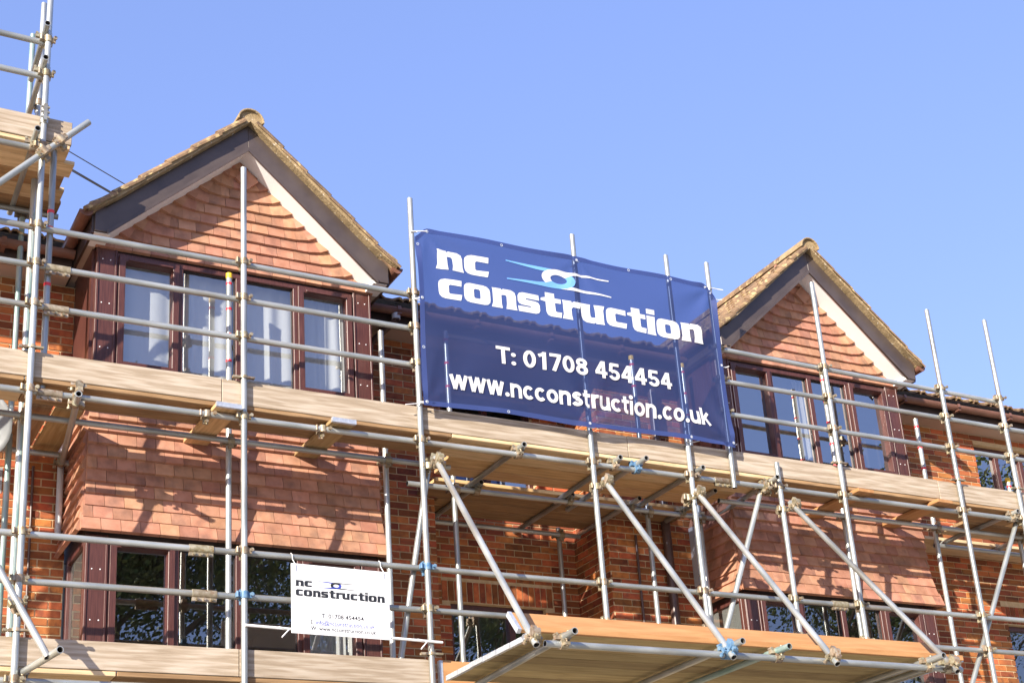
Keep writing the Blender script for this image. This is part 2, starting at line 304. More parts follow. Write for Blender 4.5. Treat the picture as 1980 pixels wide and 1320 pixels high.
# gables ---------------------------------------------------------------
SL = .90; AP = 8.006                                # slope of the rake and height of the soffit apex
cang = math.atan(SL); cosr = math.cos(cang)
for bi, bx in enumerate(BX):
    gb = MB().prism([(bx-HW+.02, 6.80), (bx+HW-.02, 6.80), (bx+HW-.02, AP-SL*(HW-.02)+.18), (bx, AP+.16), (bx-HW+.02, AP-SL*(HW-.02)+.18)], BF+.012, BF+.1)
    gable = obj('gable', gb, M['barge'], house)
    walls['gable%d' % bi] = gable
    YB = 11.72
    K = .9836
    for s in (-1, 1):
        def P(d, z): return (bx+s*d, z)
        AX = lambda d: bx+s*d*K
        e = 1.426; zb = 6.815
        # bargeboard: a plank along the rake with a boxed foot
        foot = [P(.0, AP-.005), P(.0, AP+.258), P(e-.1, AP+.258-SL*(e-.1)), P(e, AP+.258-SL*(e-.1)-.03), P(e, zb), P(1.298, zb)]
        if s > 0: foot = foot[::-1]
        bo = MB().prism(foot if s < 0 else foot, YB, YB+.028); bev(obj('bargeboard', bo, M['barge'], house), .003)
        # moulding along the lower edge
        mo = MB().prism([P(.0, AP-.03), P(0, AP+.01), P(1.313, AP+.01-SL*1.313), P(1.313, AP-.03-SL*1.313)][::s], YB-.012, YB-.001); obj('barge_trim', mo, M['barge'], house)
        # raking soffit
        sf = MB().prism([P(.0, AP+.0), P(.0, AP+.03), P(1.279, AP+.03-SL*1.279), P(1.279, AP-SL*1.279)][::s], YB+.029, BF+.01); obj('soffit', sf, M['white'], house)
        # boxed end of the soffit, horizontal eaves soffit along the side and side fascia
        bxn = MB(); xa, xb = sorted((bx+s*1.279, bx+s*1.424)); bxn.box(xa, xb, YB+.029, BF+.01, 6.81, 6.84); bxn.box(min(bx+s*1.279, bx+s*1.293), max(bx+s*1.279, bx+s*1.293), YB+.029, BF+.01, 6.84, AP+.0-SL*1.279)
        obj('soffit_end', bxn, M['white'], house)
        es = MB(); xa, xb = sorted((bx+s*(HW-.01), bx+s*1.423)); es.box(xa, xb, BF+.011, W+1.2, 6.815, 6.845); obj('soffit', es, M['soffit'], house)
        fs = MB(); xa, xb = sorted((bx+s*1.424, bx+s*1.446)); fs.box(xa, xb, YB+.03, W+1.4, 6.805, 7.03); obj('fascia', fs, M['fascia'], house)
        # gutter along the eaves
        gt = MB(); n = 10; cx, cz, r = bx+s*1.51, 6.985, .06
        prof = [(cx+r*math.cos(math.pi+math.pi*i/n), cz+r*math.sin(math.pi+math.pi*i/n)) for i in range(n+1)]
        prof += [(cx+(r-.008)*math.cos(2*math.pi-math.pi*i/n), cz+(r-.008)*math.sin(2*math.pi-math.pi*i/n)) for i in range(n+1)]
        gt.prism(prof, YB-.03, W+1.3)
        gt.prism([(cx+r*math.cos(math.pi+math.pi*i/n), cz+r*math.sin(math.pi+math.pi*i/n)) for i in range(n+1)], YB-.036, YB-.03)
        obj('gutter', gt, M['gutter'], house)
        # roof slab, verge mortar, tiles
        Z0 = AP+.275
        rs = MB().prism([P(0, Z0), P(0, Z0+.03), P(1.475, Z0+.03-SL*1.475), P(1.475, Z0-SL*1.475)][::s], 11.70, 16.4); roof = obj('roof', rs, M['roof'], house)
        n = 26; vb = MB(); top = []; bot = []
        for i in range(n+1):
            d = 1.495*i/n; j = random.uniform(-.002, .002); kick = .05*max(0, (d-1.23)/.265)**1.5
            bot.append((d, Z0-.012-SL*d+j*.6+kick)); top.append((d, Z0+.062-SL*d+j+kick))
        for i in range(n):
            vb.prism([P(*bot[i]), P(*top[i]), P(*top[i+1]), P(*bot[i+1])][::s], 11.64+random.uniform(-.002, .002), 11.75)
        obj('verge', vb, M['verge'], house)
        ca, sa = cosr, math.sin(cang)
        nc = 14 if (bi == 1 and s < 0) else 2
        for r_ in range(6):
            for c in range(nc):
                # tile local: x across (world Y), y up the slope, z out
                L_ = .345; tm = bpy.data.meshes.get('roof_tile')
                if tm is None:
                    t = MB(); ux = [-.5, -.42, -.30, -.22, -.14, .02, .14, .22, .34, .42, .5]; h = [.0, .03, .034, .014, .004, .004, .004, .014, .034, .03, .002]
                    for k in range(len(ux)-1):
                        x0, x1, h0, h1 = ux[k]*.31, ux[k+1]*.31, h[k], h[k+1]
                        t.add([(x0, 0, h0), (x1, 0, h1), (x1, L_, h1), (x0, L_, h0), (x0, 0, h0-.022), (x1, 0, h1-.022), (x1, L_, h1-.022), (x0, L_, h0-.022)], [(0, 1, 2, 3), (4, 7, 6, 5), (0, 4, 5, 1), (3, 2, 6, 7)]+([(0, 3, 7, 4)] if k == 0 else [])+([(1, 5, 6, 2)] if k == len(ux)-2 else []))
                    tm = t.mesh('roof_tile'); tm.materials.append(M['roof'])
                d = 1.525-r_*.24
                zz = Z0+.058-SL*d+random.uniform(-.004, .004)
                up = V((-s*ca, 0, sa)); out = V((s*sa, 0, ca)); ax = V((0, 1, 0)) if s > 0 else V((0, -1, 0)); ax = up.cross(out)
                Mx = Matrix(((ax.x, up.x, out.x, bx+s*d), (ax.y, up.y, out.y, 11.625+.15+c*.30+random.uniform(-.004, .004)), (ax.z, up.z, out.z, zz), (0, 0, 0, 1)))
                Mx = Mx @ RX(-.05+random.uniform(-.006, .006))
                obj('roof_tile', tm, None, roof, Mx)
    # ridge tiles and mortar fill
    for c in range(10):
        t = MB(); n = 10; R_ = .135; zc = AP+.262
        pr = [(bx+R_*math.cos(math.pi*i/n), zc+R_*math.sin(math.pi*i/n)) for i in range(n+1)]+[(bx+(R_-.018)*math.cos(math.pi-math.pi*i/n), zc+(R_-.018)*math.sin(math.pi-math.pi*i/n)) for i in range(n+1)]
        t.prism(pr, 11.62+c*.45, 11.62+c*.45+.44); bev(obj('ridge_tile', t, M['verge'] if c == 0 else M['roof'], house), .004)
    t = MB(); t.prism([(bx+.116*math.cos(math.pi*i/n), AP+.262+.116*math.sin(math.pi*i/n)) for i in range(n+1)], 11.65, 11.78); obj('ridge_mortar', t, M['verge'], house)

# main eaves, gutters and roof
for (xa, xb) in ((-3, XL-.10), (XR+.10, XL2-.10), (XR2+.10, 19)):
    obj('eaves_soffit', MB().box(xa, xb, W-.26, W+.01, EZ, EZ+.03), M['soffit'], house)
    obj('fascia', MB().box(xa, xb, W-.285, W-.262, EZ-.01, EZ+.21), M['fascia'], house)
    gt = MB(); n = 10; cy, cz, r = W-.37, EZ+.165, .062
    ring = [(cy+r*math.cos(math.pi+math.pi*i/n), cz+r*math.sin(math.pi+math.pi*i/n)) for i in range(n+1)]+[(cy+(r-.008)*math.cos(2*math.pi-math.pi*i/n), cz+(r-.008)*math.sin(2*math.pi-math.pi*i/n)) for i in range(n+1)]
    k = len(ring); gt.add([(xa, y, z) for y, z in ring]+[(xb, y, z) for y, z in ring], [(i, (i+1) % k, k+(i+1) % k, k+i) for i in range(k)]); gt.add([(xa, y, z) for y, z in ring]+[(xb, y, z) for y, z in ring], [tuple(range(k)), tuple(range(2*k-1, k-1, -1))])
    x = xa+.35
    gutter = obj('gutter', gt, M['gutter'], house)
    while x < xb-.1:
        br = MB(); br.box(x-.02, x+.02, cy-.07, cy-.0655, cz-.03, cz+.012); br.box(x-.02, x+.02, cy-.07, cy+.085, cz-.077, cz-.066); obj('gutter_bracket', br, M['gutter'], gutter); x += .9
ze = EZ+.25
mr = MB(); mr.add([(-3, W-.42, ze-.02), (19, W-.42, ze-.02), (19, W+7, ze-.02+7.42*.38), (-3, W+7, ze-.02+7.42*.38)], [(0, 1, 2, 3)]); mr.add([(-3, W-.3, ze-.05), (19, W-.3, ze-.05), (19, W+7, ze-.3), (-3, W+7, ze-.3)], [(0, 3, 2, 1)])
mroof = obj('roof', mr, M['roof'], house)
et = bpy.data.meshes['roof_tile']
for xa, xb in ((.4, XL-.2), (XR+.2, XL2-.15), (XR2+.15, 15.6)):
    x = xa
    while x < xb:
        a = math.atan(.38); obj('eaves_tile', et, None, mroof, T((x+.15, W-.42, ze)) @ RX(a)); x += .30
# rainwater pipes
dp = MB(); pts = [(5.74, W-.37, 6.87), (5.74, W-.37, 6.79), (5.56, W-.1, 6.62), (5.56, W-.06, 6.5)]
for a, b in zip(pts, pts[1:]): dp.cyl(a, b, .036, 10)
dpo = obj('downpipe', dp, M['brown_pipe'], house); obj('pipe_socket', MB().cyl((5.74, W-.37, 6.86), (5.74, W-.37, 6.80), .046, 12), M['pipe_grey'], dpo)
obj('downpipe', MB().cyl((5.56, W-.05, 6.52), (5.56, W-.05, G0), .034, 10), M['brown_pipe'], house)
for x, r, m_ in ((9.05, .05, 'brown_pipe'), (8.66, .014, 'brown_pipe')):
    obj('downpipe', MB().cyl((x, W-r-.012, EZ if r > .02 else 4.85), (x, W-r-.012, G0), r, 10), M[m_], house)
obj('lead_flashing', MB().box(XL2-.05, XL2-.012, W-.10, W-.008, 4.1, 5.0), M['pipe_grey'], house)
obj('downpipe', MB().cyl((XL-.075, W-.06, 5.3), (XL-.075, W-.06, 4.25), .03, 10), M['pipe_grey'], house)
obj('wall_cable', MB().cyl((2.28, W-.02, 4.9), (2.28, W-.02, G0), .012, 8), M['brown_pipe'], house)

# ------------------------------------------------------------------ scaffolding
TR = .0272
sca = thing('scaffolding', 'galvanised tube scaffolding with guard rails and timber deck across the brick house', 'scaffolding', (7, 11.2, -1.6))
tow = thing('scaffold_tower', 'taller scaffold stage with weathered toe board at the upper left corner', 'scaffolding', (1.9, 11.2, -1.6))
fan = thing('loading_platform', 'cantilevered scaffold platform with fresh orange boards held by raking tubes', 'platform', (7.6, 10.2, 2.5))
def tube(name, p0, p1, parent, m='tube', r=TR):
    p0, p1 = V(p0), V(p1); d = p1-p0; L = d.length; n = 14
    b = MB(); c = [(math.cos(2*math.pi*i/n), math.sin(2*math.pi*i/n)) for i in range(n)]
    rings = [(r*.8, .12), (r*.8, 0), (r, 0), (r, L), (r*.8, L), (r*.8, L-.12)]
    vs = [(q*x, q*y, z) for q, z in rings for x, y in c]
    for k in range(5): b.add(vs, [(k*n+i, k*n+(i+1) % n, (k+1)*n+(i+1) % n, (k+1)*n+i) for i in range(n)], k == 2)
    b.add(vs, [tuple(range(n)), tuple(range(6*n-1, 5*n-1, -1))])
    me = b.mesh(name); me.materials.append(M[m]); me.materials.append(M['bore'])
    nf = len(me.polygons); ix = [0]*nf
    for i in range(nf):
        if i < n or 4*n <= i: ix[i] = 1
    me.polygons.foreach_set('material_index', ix)
    q = d.to_track_quat('Z', 'Y') if abs(d.normalized().z) < .999 else (Matrix.Identity(3).to_quaternion() if d.z > 0 else Matrix.Rotation(math.pi, 3, 'X').to_quaternion())
    return obj(name, me, None, parent, T(p0) @ q.to_matrix().to_4x4())
# coupler: local z = first tube, local x = second tube lying at local +y
def coupler_mesh(name, mt, swivel=False):
    b = MB(); r = TR+.008; d = 2*TR+.004
    b.cyl((0, 0, -.03), (0, 0, .03), r, 12); b.cyl((-.03, d, 0), (.03, d, 0), r, 12)
    b.box(-.028, .028, TR*.6, d-TR*.6, -.028, .028)
    b.box(.02, .062, -.012, .012, -.022, .022); b.cyl((.052, -.055, 0), (.052, .03, 0), .009, 8); b.cyl((.052, -.055, 0), (.052, -.035, 0), .017, 6)
    b.box(-.07, -.03, -.02, .02, -.02, .02); b.cyl((-.062, -.02, -.024), (-.062, -.02, .024), .012, 8)
    b.box(-.022, .022, d-.012, d+.012, -.068, -.026); b.cyl((0, d-.055, -.054), (0, d+.02, -.054), .009, 8); b.cyl((0, d-.055, -.054), (0, d-.03, -.054), .017, 6)
    b.box(-.02, .02, d-.02, d+.02, .03, .062)
    b.cyl((.0, d-.04, -.085), (.0, d-.03, -.05), .008, 6)
    me = b.mesh(name); me.materials.append(M[mt]); return me
CM = coupler_mesh('coupler', 'coupler'); CB = coupler_mesh('coupler_blue', 'blue')
def coup(parent, P, zdir=(0, 0, 1), xdir=(1, 0, 0), blue=False):
    z = V(zdir).normalized(); x = V(xdir); x = (x-z*x.dot(z)).normalized(); y = z.cross(x)
    Mx = Matrix(((x.x, y.x, z.x, P[0]), (x.y, y.y, z.y, P[1]), (x.z, y.z, z.z, P[2]), (0, 0, 0, 1)))
    return obj('coupler', CB if blue else CM, None, parent, Mx)
def sleeve(parent, x, y, z, m='coupler'):
    b = MB().cyl((x-.10, y, z), (x+.10, y, z), TR+.008, 12); b.box(x-.10, x+.10, y-.012, y+.012, z-.062, z-.028)
    for dx in (-.06, .0, .06): b.cyl((x+dx, y-.03, z-.047), (x+dx, y+.03, z-.047), .012, 8)
    return obj('sleeve_coupler', b, M[m], parent)
DK = ['deck', 'deck_b', 'deck_c', 'deck_b', 'deck', 'deck_c', 'deck_b']; DN = [0]
def board(name, x0, x1, y0, y1, z0, z1, mt, parent, bands=False, Mx=None):
    if mt == 'deck': DN[0] += 1; mt = DK[(DN[0]*3+DN[0]//4) % 7]
    if mt == 'fanwood': DN[0] += 1; mt = ('fanwood', 'fan_b', 'fanwood', 'fanwood', 'fan_b')[DN[0] % 5]
    cx, cy, cz = (x0+x1)/2, (y0+y1)/2, (z0+z1)/2; a, b, c = (x1-x0)/2, (y1-y0)/2, (z1-z0)/2
    o = bev(obj(name, MB().box(-a, a, -b, b, -c, c), M[mt], parent, Mx or T((cx, cy, cz))), .004)
    if bands:
        for s in (-1, 1):
            e = MB().box(min(s*a-s*.03, s*a+s*.002), max(s*a-s*.03, s*a+s*.002), -b-.002, b+.002, -c-.002, c+.002); obj('end_band', e, M['band'], o, WM[o.name])
    return o
YS, YR, YI = 11.15, 11.15+2*TR+.004, 11.72
ZR = (6.44, 6.085, 5.713); ZL = 4.952; ZK = (3.752, 3.374); ZB = 2.60
stds = {}
for n, x, zt in (('A', 1.935, 9.6), ('B', 3.707, 7.40), ('C', 5.368, 7.45), ('D', 7.18, 7.43), ('E', 8.325, 7.42), ('F', 10.29, 7.466), ('G', 11.995, 7.43), ('H', 12.92, 7.457), ('K', 9.433, 5.21), ('N', .15, 7.45), ('M', 14.9, 7.45)):
    stds[n] = tube('standard', (x, YS, -1.58), (x, YS, zt), sca)
    obj('base_plate', MB().box(x-.075, x+.075, YS-.075, YS+.075, -1.6, -1.58), M['band'], stds[n])
v6 = tube('standard', (8.846, YS-.005, 4.868), (8.898, YS-.005, 7.43), sca); stds['V'] = v6; v6['label'] = 'short upright at the right edge of the banner'
XS = dict(A=1.935, B=3.707, C=5.368, D=7.18, E=8.325, F=10.29, G=11.995, H=12.92, K=9.433, N=.15, M=14.9)
blues = set()
for n, x in XS.items():
    lev = []
    if n not in 'DEK': lev += list(ZR)
    lev += [ZL]+list(ZK)+[ZB]
    if n == 'H': lev = lev[0:1]+lev[1:]
    for i, z in enumerate(lev): coup(stds[n], (x, YS, z), blue=((n, i) in blues or (n == 'C' and z == ZK[0]) or (n == 'B' and z == ZK[1])))
for z, x in zip(ZR, (8.878, 8.871, 8.863)): coup(v6, (x, YS, z))
# board clips on the standards just above the toe boards
for n in 'ABFGH':
    x = XS[n]; b = MB().cyl((x, YS, 5.30), (x, YS, 5.325), TR+.012, 12); b.box(x-.10, x-.02, YS-.02, YS+.02, 5.30, 5.318); b.box(x+.02, x+.09, YS-.03, YS+.01, 5.303, 5.318); obj('board_clip', b, M['coupler'], stds[n])
for n in 'AC':
    x = XS[n]; b = MB().cyl((x, YS, 2.96), (x, YS, 2.985), TR+.012, 12); b.box(x-.10, x-.02, YS-.02, YS+.02, 2.96, 2.98); b.box(x+.02, x+.10, YS-.03, YS+.01, 2.963, 2.98); obj('board_clip', b, M['coupler'], stds[n])
# guard rails and ledgers
for z, e in zip(ZR, (5.43, 5.45, 5.44)):
    r = tube('guard_rail', (-1.2, YR, z), (e, YR, z), sca)
    if z < 6.4: sleeve(r, 2.12, YR, z, 'coupler')
r = tube('guard_rail', (8.80, YR, 6.458), (12.97, YR, 6.418), sca)
for z in ZR[1:]: tube('guard_rail', (8.80, YR, z), (16, YR, z), sca)
for x0, x1 in ((-1.2, 2.1), (2.1, 8.75), (8.75, 16)):
    r = tube('ledger', (x0, YR, ZL), (x1, YR, ZL), sca)
    if x0 > 0: sleeve(r, x0, YR, ZL)
for z, xs in ((ZK[0], (3.36, 10.05)), (ZK[1], (3.39, 9.9))):
    x0 = -1.2
    for x1 in xs+(16,):
        r = tube('guard_rail', (x0, YR, z), (x1, YR, z), sca)
        if x1 < 16: sleeve(r, x1, YR, z)
        x0 = x1
tube('ledger', (-1.2, YR, ZB), (16, YR, ZB), sca)
il = tube('inner_ledger', (-1.2, YI, ZL), (5.93, YI, ZL), sca); il2 = tube('inner_ledger', (9.07, YI, ZL), (16, YI, ZL), sca)
rl = tube('inner_ledger', (5.72, 12.24, ZL), (9.38, 12.24, ZL), sca); bl = tube('inner_ledger', (6.38, 13.22, ZL), (8.25, 13.22, ZL), sca)
tube('inner_ledger', (-1.2, 12.52, ZL), (2.5, 12.52, ZL), sca); rb = tube('inner_ledger', (12.62, 12.27, ZL), (16, 12.27, ZL), sca)
# inner standards, some with red tape bands or yellow caps
def inner(x, y, zt, bands=0, cap=False, z0=-1.58, m='tube'):
    o = tube('inner_standard', (x, y, z0), (x, y, zt), sca, m); rt = TR+.0012
    for k in range(bands): obj('tape_band', MB().cyl((x, y, zt-.09-k*.262), (x, y, zt-.115-k*.262), rt, 14, cap=False), M['red'], o)
    if cap: obj('end_cap', MB().cyl((x, y, zt-.045), (x, y, zt+.006), TR+.003, 14), M['yellow'], o)
    coup(o, (x, y, ZL), xdir=(-1, 0, 0)); return o
iy = YI+2*TR+.004
inner(2.0, iy, 6.9, 0, m='tubeb'); inner(3.775, iy, 6.64, 5, True); inner(5.29, iy, 6.31); inner(10.81, iy, 6.72, 5); inner(12.155, iy, 6.32, 5); inner(13.51, iy, 5.72, 2, True)
inner(6.255, 12.30, 6.71, 3); inner(8.55, 12.30, 6.79, 3, True); inner(9.23, 12.30, 6.80, 3, True); inner(8.02, 13.28, 5.05)
o = tube('inner_standard', (2.05, YS+.1, 5.0), (2.05, YS+.1, 7.46), sca)
for z in (6.62, 6.46, 5.93, 5.70): obj('tape_band', MB().cyl((2.05, YS+.1, z), (2.05, YS+.1, z+.03), TR+.0012, 14, cap=False), M['red'], o)
# transoms under the deck of the recess
ZT = ZL+2*TR+.002
for x, y0, y1, s in ((6.40, 11.08, 12.36, 0), (6.475, 12.12, 13.42, 0), (7.46, 11.08, 12.42, .03), (7.55, 12.16, 13.45, 0), (7.72, 11.02, 12.60, .02), (8.42, 11.06, 12.45, 0), (8.30, 12.05, 13.3, 0), (9.34, 11.05, 12.4, .12), (8.95, 11.6, 12.6, .05), (12.80, 11.1, 12.45, 0), (13.6, 11.1, 12.45, .1), (.6, 11.1, 12.6, 0)):
    t = tube('transom', (x, y0, ZT), (x+s, y1, ZT), sca)
    ok = y0 < 11.15
    coup(t, (x, YR if ok else 12.24, ZT), zdir=(0, 1, 0), xdir=(1, 0, 0), blue=(x == 7.72))
t = tube('transom', (2.29, 11.0, ZL-.06), (2.5, 12.62, ZL-.06), sca); coup(t, (2.31, 11.2, ZL-.06), zdir=(.12, 1, 0), xdir=(-1, 0, 0)); coup(t, (2.48, 12.55, ZL-.06), zdir=(.12, 1, 0), xdir=(-1, 0, 0))
coup(stds['A'], (2.33, YR, ZL+.05), zdir=(1, 0, 0), xdir=(0, 1, 0))
# diagonal braces
for p0, p1 in (((9.30, YR+.06, 4.98), (8.30, YR+.06, 2.68)), ((12.96, YR+.06, 5.0), (11.58, YR+.06, 2.68)), ((5.50, YR+.06, 4.82), (5.09, YR+.06, 2.72))):
    b = tube('brace', p0, p1, sca); coup(b, V(p0)*.985+V(p1)*.015, zdir=V(p0)-V(p1), xdir=(-1, 0, 0))
coup(stds['K'], (9.36, YR, ZL), zdir=(0, 0, 1)); coup(stds['K'], (9.30, YR, ZL+.03), zdir=(0, 1, 0))
# short timber bearers under the deck at the bays
for x, bands in ((3.545, True), (4.585, True), (10.53, False), (11.66, False)):
    o = bev(obj('bearer', MB().box(-.45, .45, -.112, .112, -.019, .019), M['deck' if bands else 'newwood'], sca, T((x, 11.53, 5.004)) @ RZ(math.pi/2+.03)), .004)
    if bands: obj('end_band', MB().box(-.452, -.42, -.114, .114, -.021, .021), M['band'], o, WM[o.name])
    coup(stds['B'], (x-.14, YR, ZL), zdir=(0, 0, 1), xdir=(1, 0, 0)) if bands else None
# deck boards
zd0, zd1 = 5.031, 5.069
rows = [(YR-.02+.233*k, YR-.02+.233*k+.217) for k in range(9)]
for k in (0, 1):
    for x0, x1 in ((-1.2, 1.9), (1.905, 5.7), (5.705, 9.4), (9.405, 13.1), (13.105, 16)): board('deck_board', x0+.03*k, x1+.03*k-.004, *rows[k], zd0, zd1, 'deck', sca)
for k, (xa, xb) in enumerate(((5.9, 9.25), (5.95, 9.2))): board('deck_board', xa, xb, *rows[2+k], zd0, zd1, 'deck', sca)
for k in range(4): y0 = 12.275+.234*k; board('deck_board', 6.05 if k < 2 else 6.30, 9.15 if k < 2 else 8.28, y0, y0+.218, zd0, zd1, 'deck', sca)
for k in range(2): board('deck_board', 12.55, 16, *rows[2+k], zd0, zd1, 'deck', sca)
for k in range(2): y0 = 12.29+.229*k; board('deck_board', 12.5, 16, y0, y0+.224, zd0, zd1, 'deck', sca)
for k, x in enumerate((2.11, 2.36)): board('deck_board', 0, 0, 0, 0, 0, 0, 'deck', sca) if False else bev(obj('deck_board', MB().box(-.5, .5, -.112, .112, -.019, .019), M['deck'], sca, T((x, 12.16, 5.05)) @ RZ(math.pi/2)), .004)
for k in (0, 1, 2):
    for x0, x1 in ((-1.2, 2.7), (2.705, 6.6), (6.605, 10.5), (10.505, 16)): board('deck_board', x0, x1-.004, *rows[k], 2.665, 2.703, 'deck', sca)
# toe boards
YT = YS+TR+.003
for x0, x1, tl in ((-1.2, 3.52, 0), (3.525, 7.622, -.004), (7.628, 11.708, 0), (11.714, 16, -.006)): board('toe_board', x0, x1, YT, YT+.038, 5.071+tl, 5.292+tl, 'toe', sca)
for x0, x1, m_ in ((-1.2, 3.672, 'toe'), (3.678, 5.405, 'toe')): board('toe_board', x0, x1, YT, YT+.038, 2.706, 2.93, m_, sca)
board('toe_board', 5.46, 9.4, YT+.01, YT+.048, 2.706, 2.93, 'newwood', sca, True)

# ------------------------------------------------------------------ the taller stage at the left
for z in (8.287, 7.932): r = tube('guard_rail', (-1.2, YR, z), (1.98, YR, z), tow); coup(r, (1.935, YS, z)); e = tube('end_rail', (1.90, 11.02, z+.075), (1.93, 11.9, z+.075), tow); coup(e, (1.91, 11.23, z+.075), zdir=(0, 1, 0))
r = tube('ledger', (-1.2, YR, 7.20), (1.97, YR, 7.20), tow); coup(r, (1.935, YS, 7.20))
tube('inner_ledger', (-1.2, 12.27, 7.20), (2.30, 12.27, 7.20), tow)
t = tube('inner_standard', (1.99, 11.78, -1.58), (1.99, 11.78, 9.14), tow); coup(t, (1.99, 11.78, 8.05)); coup(t, (1.99, 11.78, 8.42))
t = tube('inner_standard', (2.0, 12.36, -1.58), (2.0, 12.36, 9.2), tow, 'tubeb'); coup(t, (2.0, 12.36, 7.2))
t = tube('transom', (1.86, 10.98, 7.255), (1.9, 12.45, 7.255), tow); coup(t, (1.865, YR, 7.255), zdir=(0, 1, 0))
b = tube('brace', (-.8, 11.05, 4.10), (2.292, 11.05, 7.469), tow); coup(b, (1.93, 11.08, 7.075), zdir=(3.09, 0, 3.37), xdir=(0, 0, 1)); coup(b, (2.06, 11.08, 7.22), zdir=(3.09, 0, 3.37), xdir=(0, 0, 1))
sl_ = MB().cyl((1.935, YS, 7.42), (1.935, YS, 7.60), TR+.009, 14); sl_.box(1.92, 1.95, YS-.06, YS-.03, 7.43, 7.59)
for q in range(3): sl_.cyl((1.90, YS-.05, 7.46+q*.05), (1.97, YS-.05, 7.46+q*.05), .011, 8)
obj('sleeve_coupler', sl_, M['tube'], tow)
board('toe_board', -1.2, 2.18, YT, YT+.038, 7.285, 7.512, 'toe', tow)
for k, xe in enumerate((2.17, 2.26, 2.22, 2.27, 2.29)): board('deck_board', -1.2, xe, YR-.02+.229*k, YR+.204+.229*k, 7.284, 7.322, 'deck', tow, Mx=T(((xe-1.2)/2, YR+.092+.229*k, 7.262)))
tk = tube('raker', (2.066, 10.60, 2.64), (1.62, 11.12, 3.70), tow); coup(tk, (1.88, 10.83, 3.09), zdir=(-.446, .52, 1.06))
tk = tube('transom', (2.118, 10.44, 2.66), (1.95, 11.5, 2.66), tow); coup(tk, (1.99, YR, 2.66), zdir=(-.16, 1, 0))

# ------------------------------------------------------------------ cantilevered platform
YF, ZF = 9.30, 2.609
fl = tube('ledger', (5.42, YF, ZF), (9.62, YF, ZF), fan)
for i, (xt, xb) in enumerate(((5.425, 5.275), (7.20, 7.06), (8.265, 8.11), (9.44, 9.44))):
    p0 = V((xt+.045, 11.085, 4.76)); p1 = V((xb-.005, 9.165, 2.555)); r = tube('raker', p0, p1, fan)
    d = p0-p1; coup(r, p0-d*.03, zdir=d, xdir=(-1, 0, 0)); coup(r, p1+d*.03, zdir=d, xdir=(-1, 0, 0), blue=(i == 1))
    coup(r, (xt, YS, 4.70))
for x, y0, sk in ((5.57, 9.10, .12), (7.08, 9.06, .05), (7.59, 9.12, .0), (9.22, 9.08, .05), (9.44, 9.17, .02)):
    t = tube('transom', (x, y0, ZF+2*TR+.002), (x+sk, 11.35, ZF+2*TR+.002), fan, 'tubeb' if x == 7.59 else 'tube'); coup(t, (x+.01, YF, ZF+2*TR+.002), zdir=(0, 1, 0), xdir=(1, 0, 0), blue=(x == 7.08))
zf = 2.7196
for k in range(7):
    e = random.uniform(-.012, .02); board('deck_board', 5.42+e, 9.78+e, 9.415+.233*k, 9.633+.233*k, zf, zf+.038, 'fanwood', fan, True)
an = math.radians(50)
tb = bev(obj('toe_board', MB().box(-2.15, 2.15, -.019, .019, -.113, .113), M['newwood'], fan, T((7.49, 9.635, zf+.135)) @ RX(-(math.pi/2-an))), .004)
obj('end_band', MB().box(-2.153, -2.12, -.021, .021, -.115, .115), M['band'], tb, WM[tb.name])
ft = bev(obj('edge_board', MB().box(-2.17, 2.17, -.019, .019, -.024, .024), M['newwood'], fan, T((7.58, 9.393, zf+.021))), .004)

# ------------------------------------------------------------------ lettering helpers
def rev(p): return [(1.17-x, 1-y) for x, y in p]
GN = [(-.05, 0), (.50, 0), (.46, .25), (.46, .68), (.66, .70), (.72, .62), (.72, .25), (.68, 0), (1.23, 0), (1.19, .25), (1.19, .70), (1.13, .90), (.95, .99), (.55, 1), (.47, .93), (.45, 1), (.0, 1), (.03, .9), (.03, .25)]
GL = {'n': ([GN], 1.28), 'u': ([rev(GN)], 1.28),
      'c': ([[(1.12, 1), (.32, 1), (.14, .95), (.03, .84), (0, .68), (0, .30), (.03, .15), (.14, .04), (.32, 0), (1.06, 0), (1.12, .29), (.56, .27), (.50, .32), (.50, .68), (.56, .73), (1.10, .71)]], 1.22),
      'o': ([[(.66, 1), (.32, 1), (.14, .95), (.03, .84), (0, .68), (0, .30), (.03, .15), (.14, .04), (.32, 0), (.66, 0), (.66, .26), (.55, .26), (.50, .32), (.50, .68), (.55, .74), (.66, .74)],
             [(.66, 1), (.66, .74), (.77, .74), (.82, .68), (.82, .32), (.77, .26), (.66, .26), (.66, 0), (1.0, 0), (1.18, .04), (1.29, .15), (1.32, .30), (1.32, .68), (1.29, .84), (1.18, .95), (1.0, 1)]], 1.42),
      's': ([[(1.1, 1), (.25, 1), (.08, .94), (0, .80), (0, .54), (.07, .41), (.22, .36), (.66, .345), (.66, .285), (0, .285), (.03, 0), (.9, 0), (1.06, .06), (1.13, .2), (1.13, .48), (1.06, .60), (.9, .645), (.42, .66), (.42, .725), (1.12, .725)]], 1.22),
      't': ([[(.24, 1.26), (.73, 1.26), (.73, 1), (1.04, 1), (1.04, .76), (.73, .76), (.73, .33), (.78, .28), (1.05, .28), (1.0, 0), (.45, 0), (.31, .06), (.24, .22), (.24, .76), (-.02, .80), (.0, .92), (.24, 1)]], 1.11),
      'r': ([[(-.05, 0), (.50, 0), (.46, .25), (.46, .58), (.56, .69), (.94, .68), (.96, 1), (.62, 1), (.50, .92), (.48, 1), (.0, 1), (.03, .9), (.03, .25)]], 1.0),
      'i': ([[(-.04, 0), (.50, 0), (.46, .2), (.48, 1), (0, 1), (.0, .2)], [(.0, 1.10), (.48, 1.10), (.48, 1.36), (.0, 1.36)]], .56)}
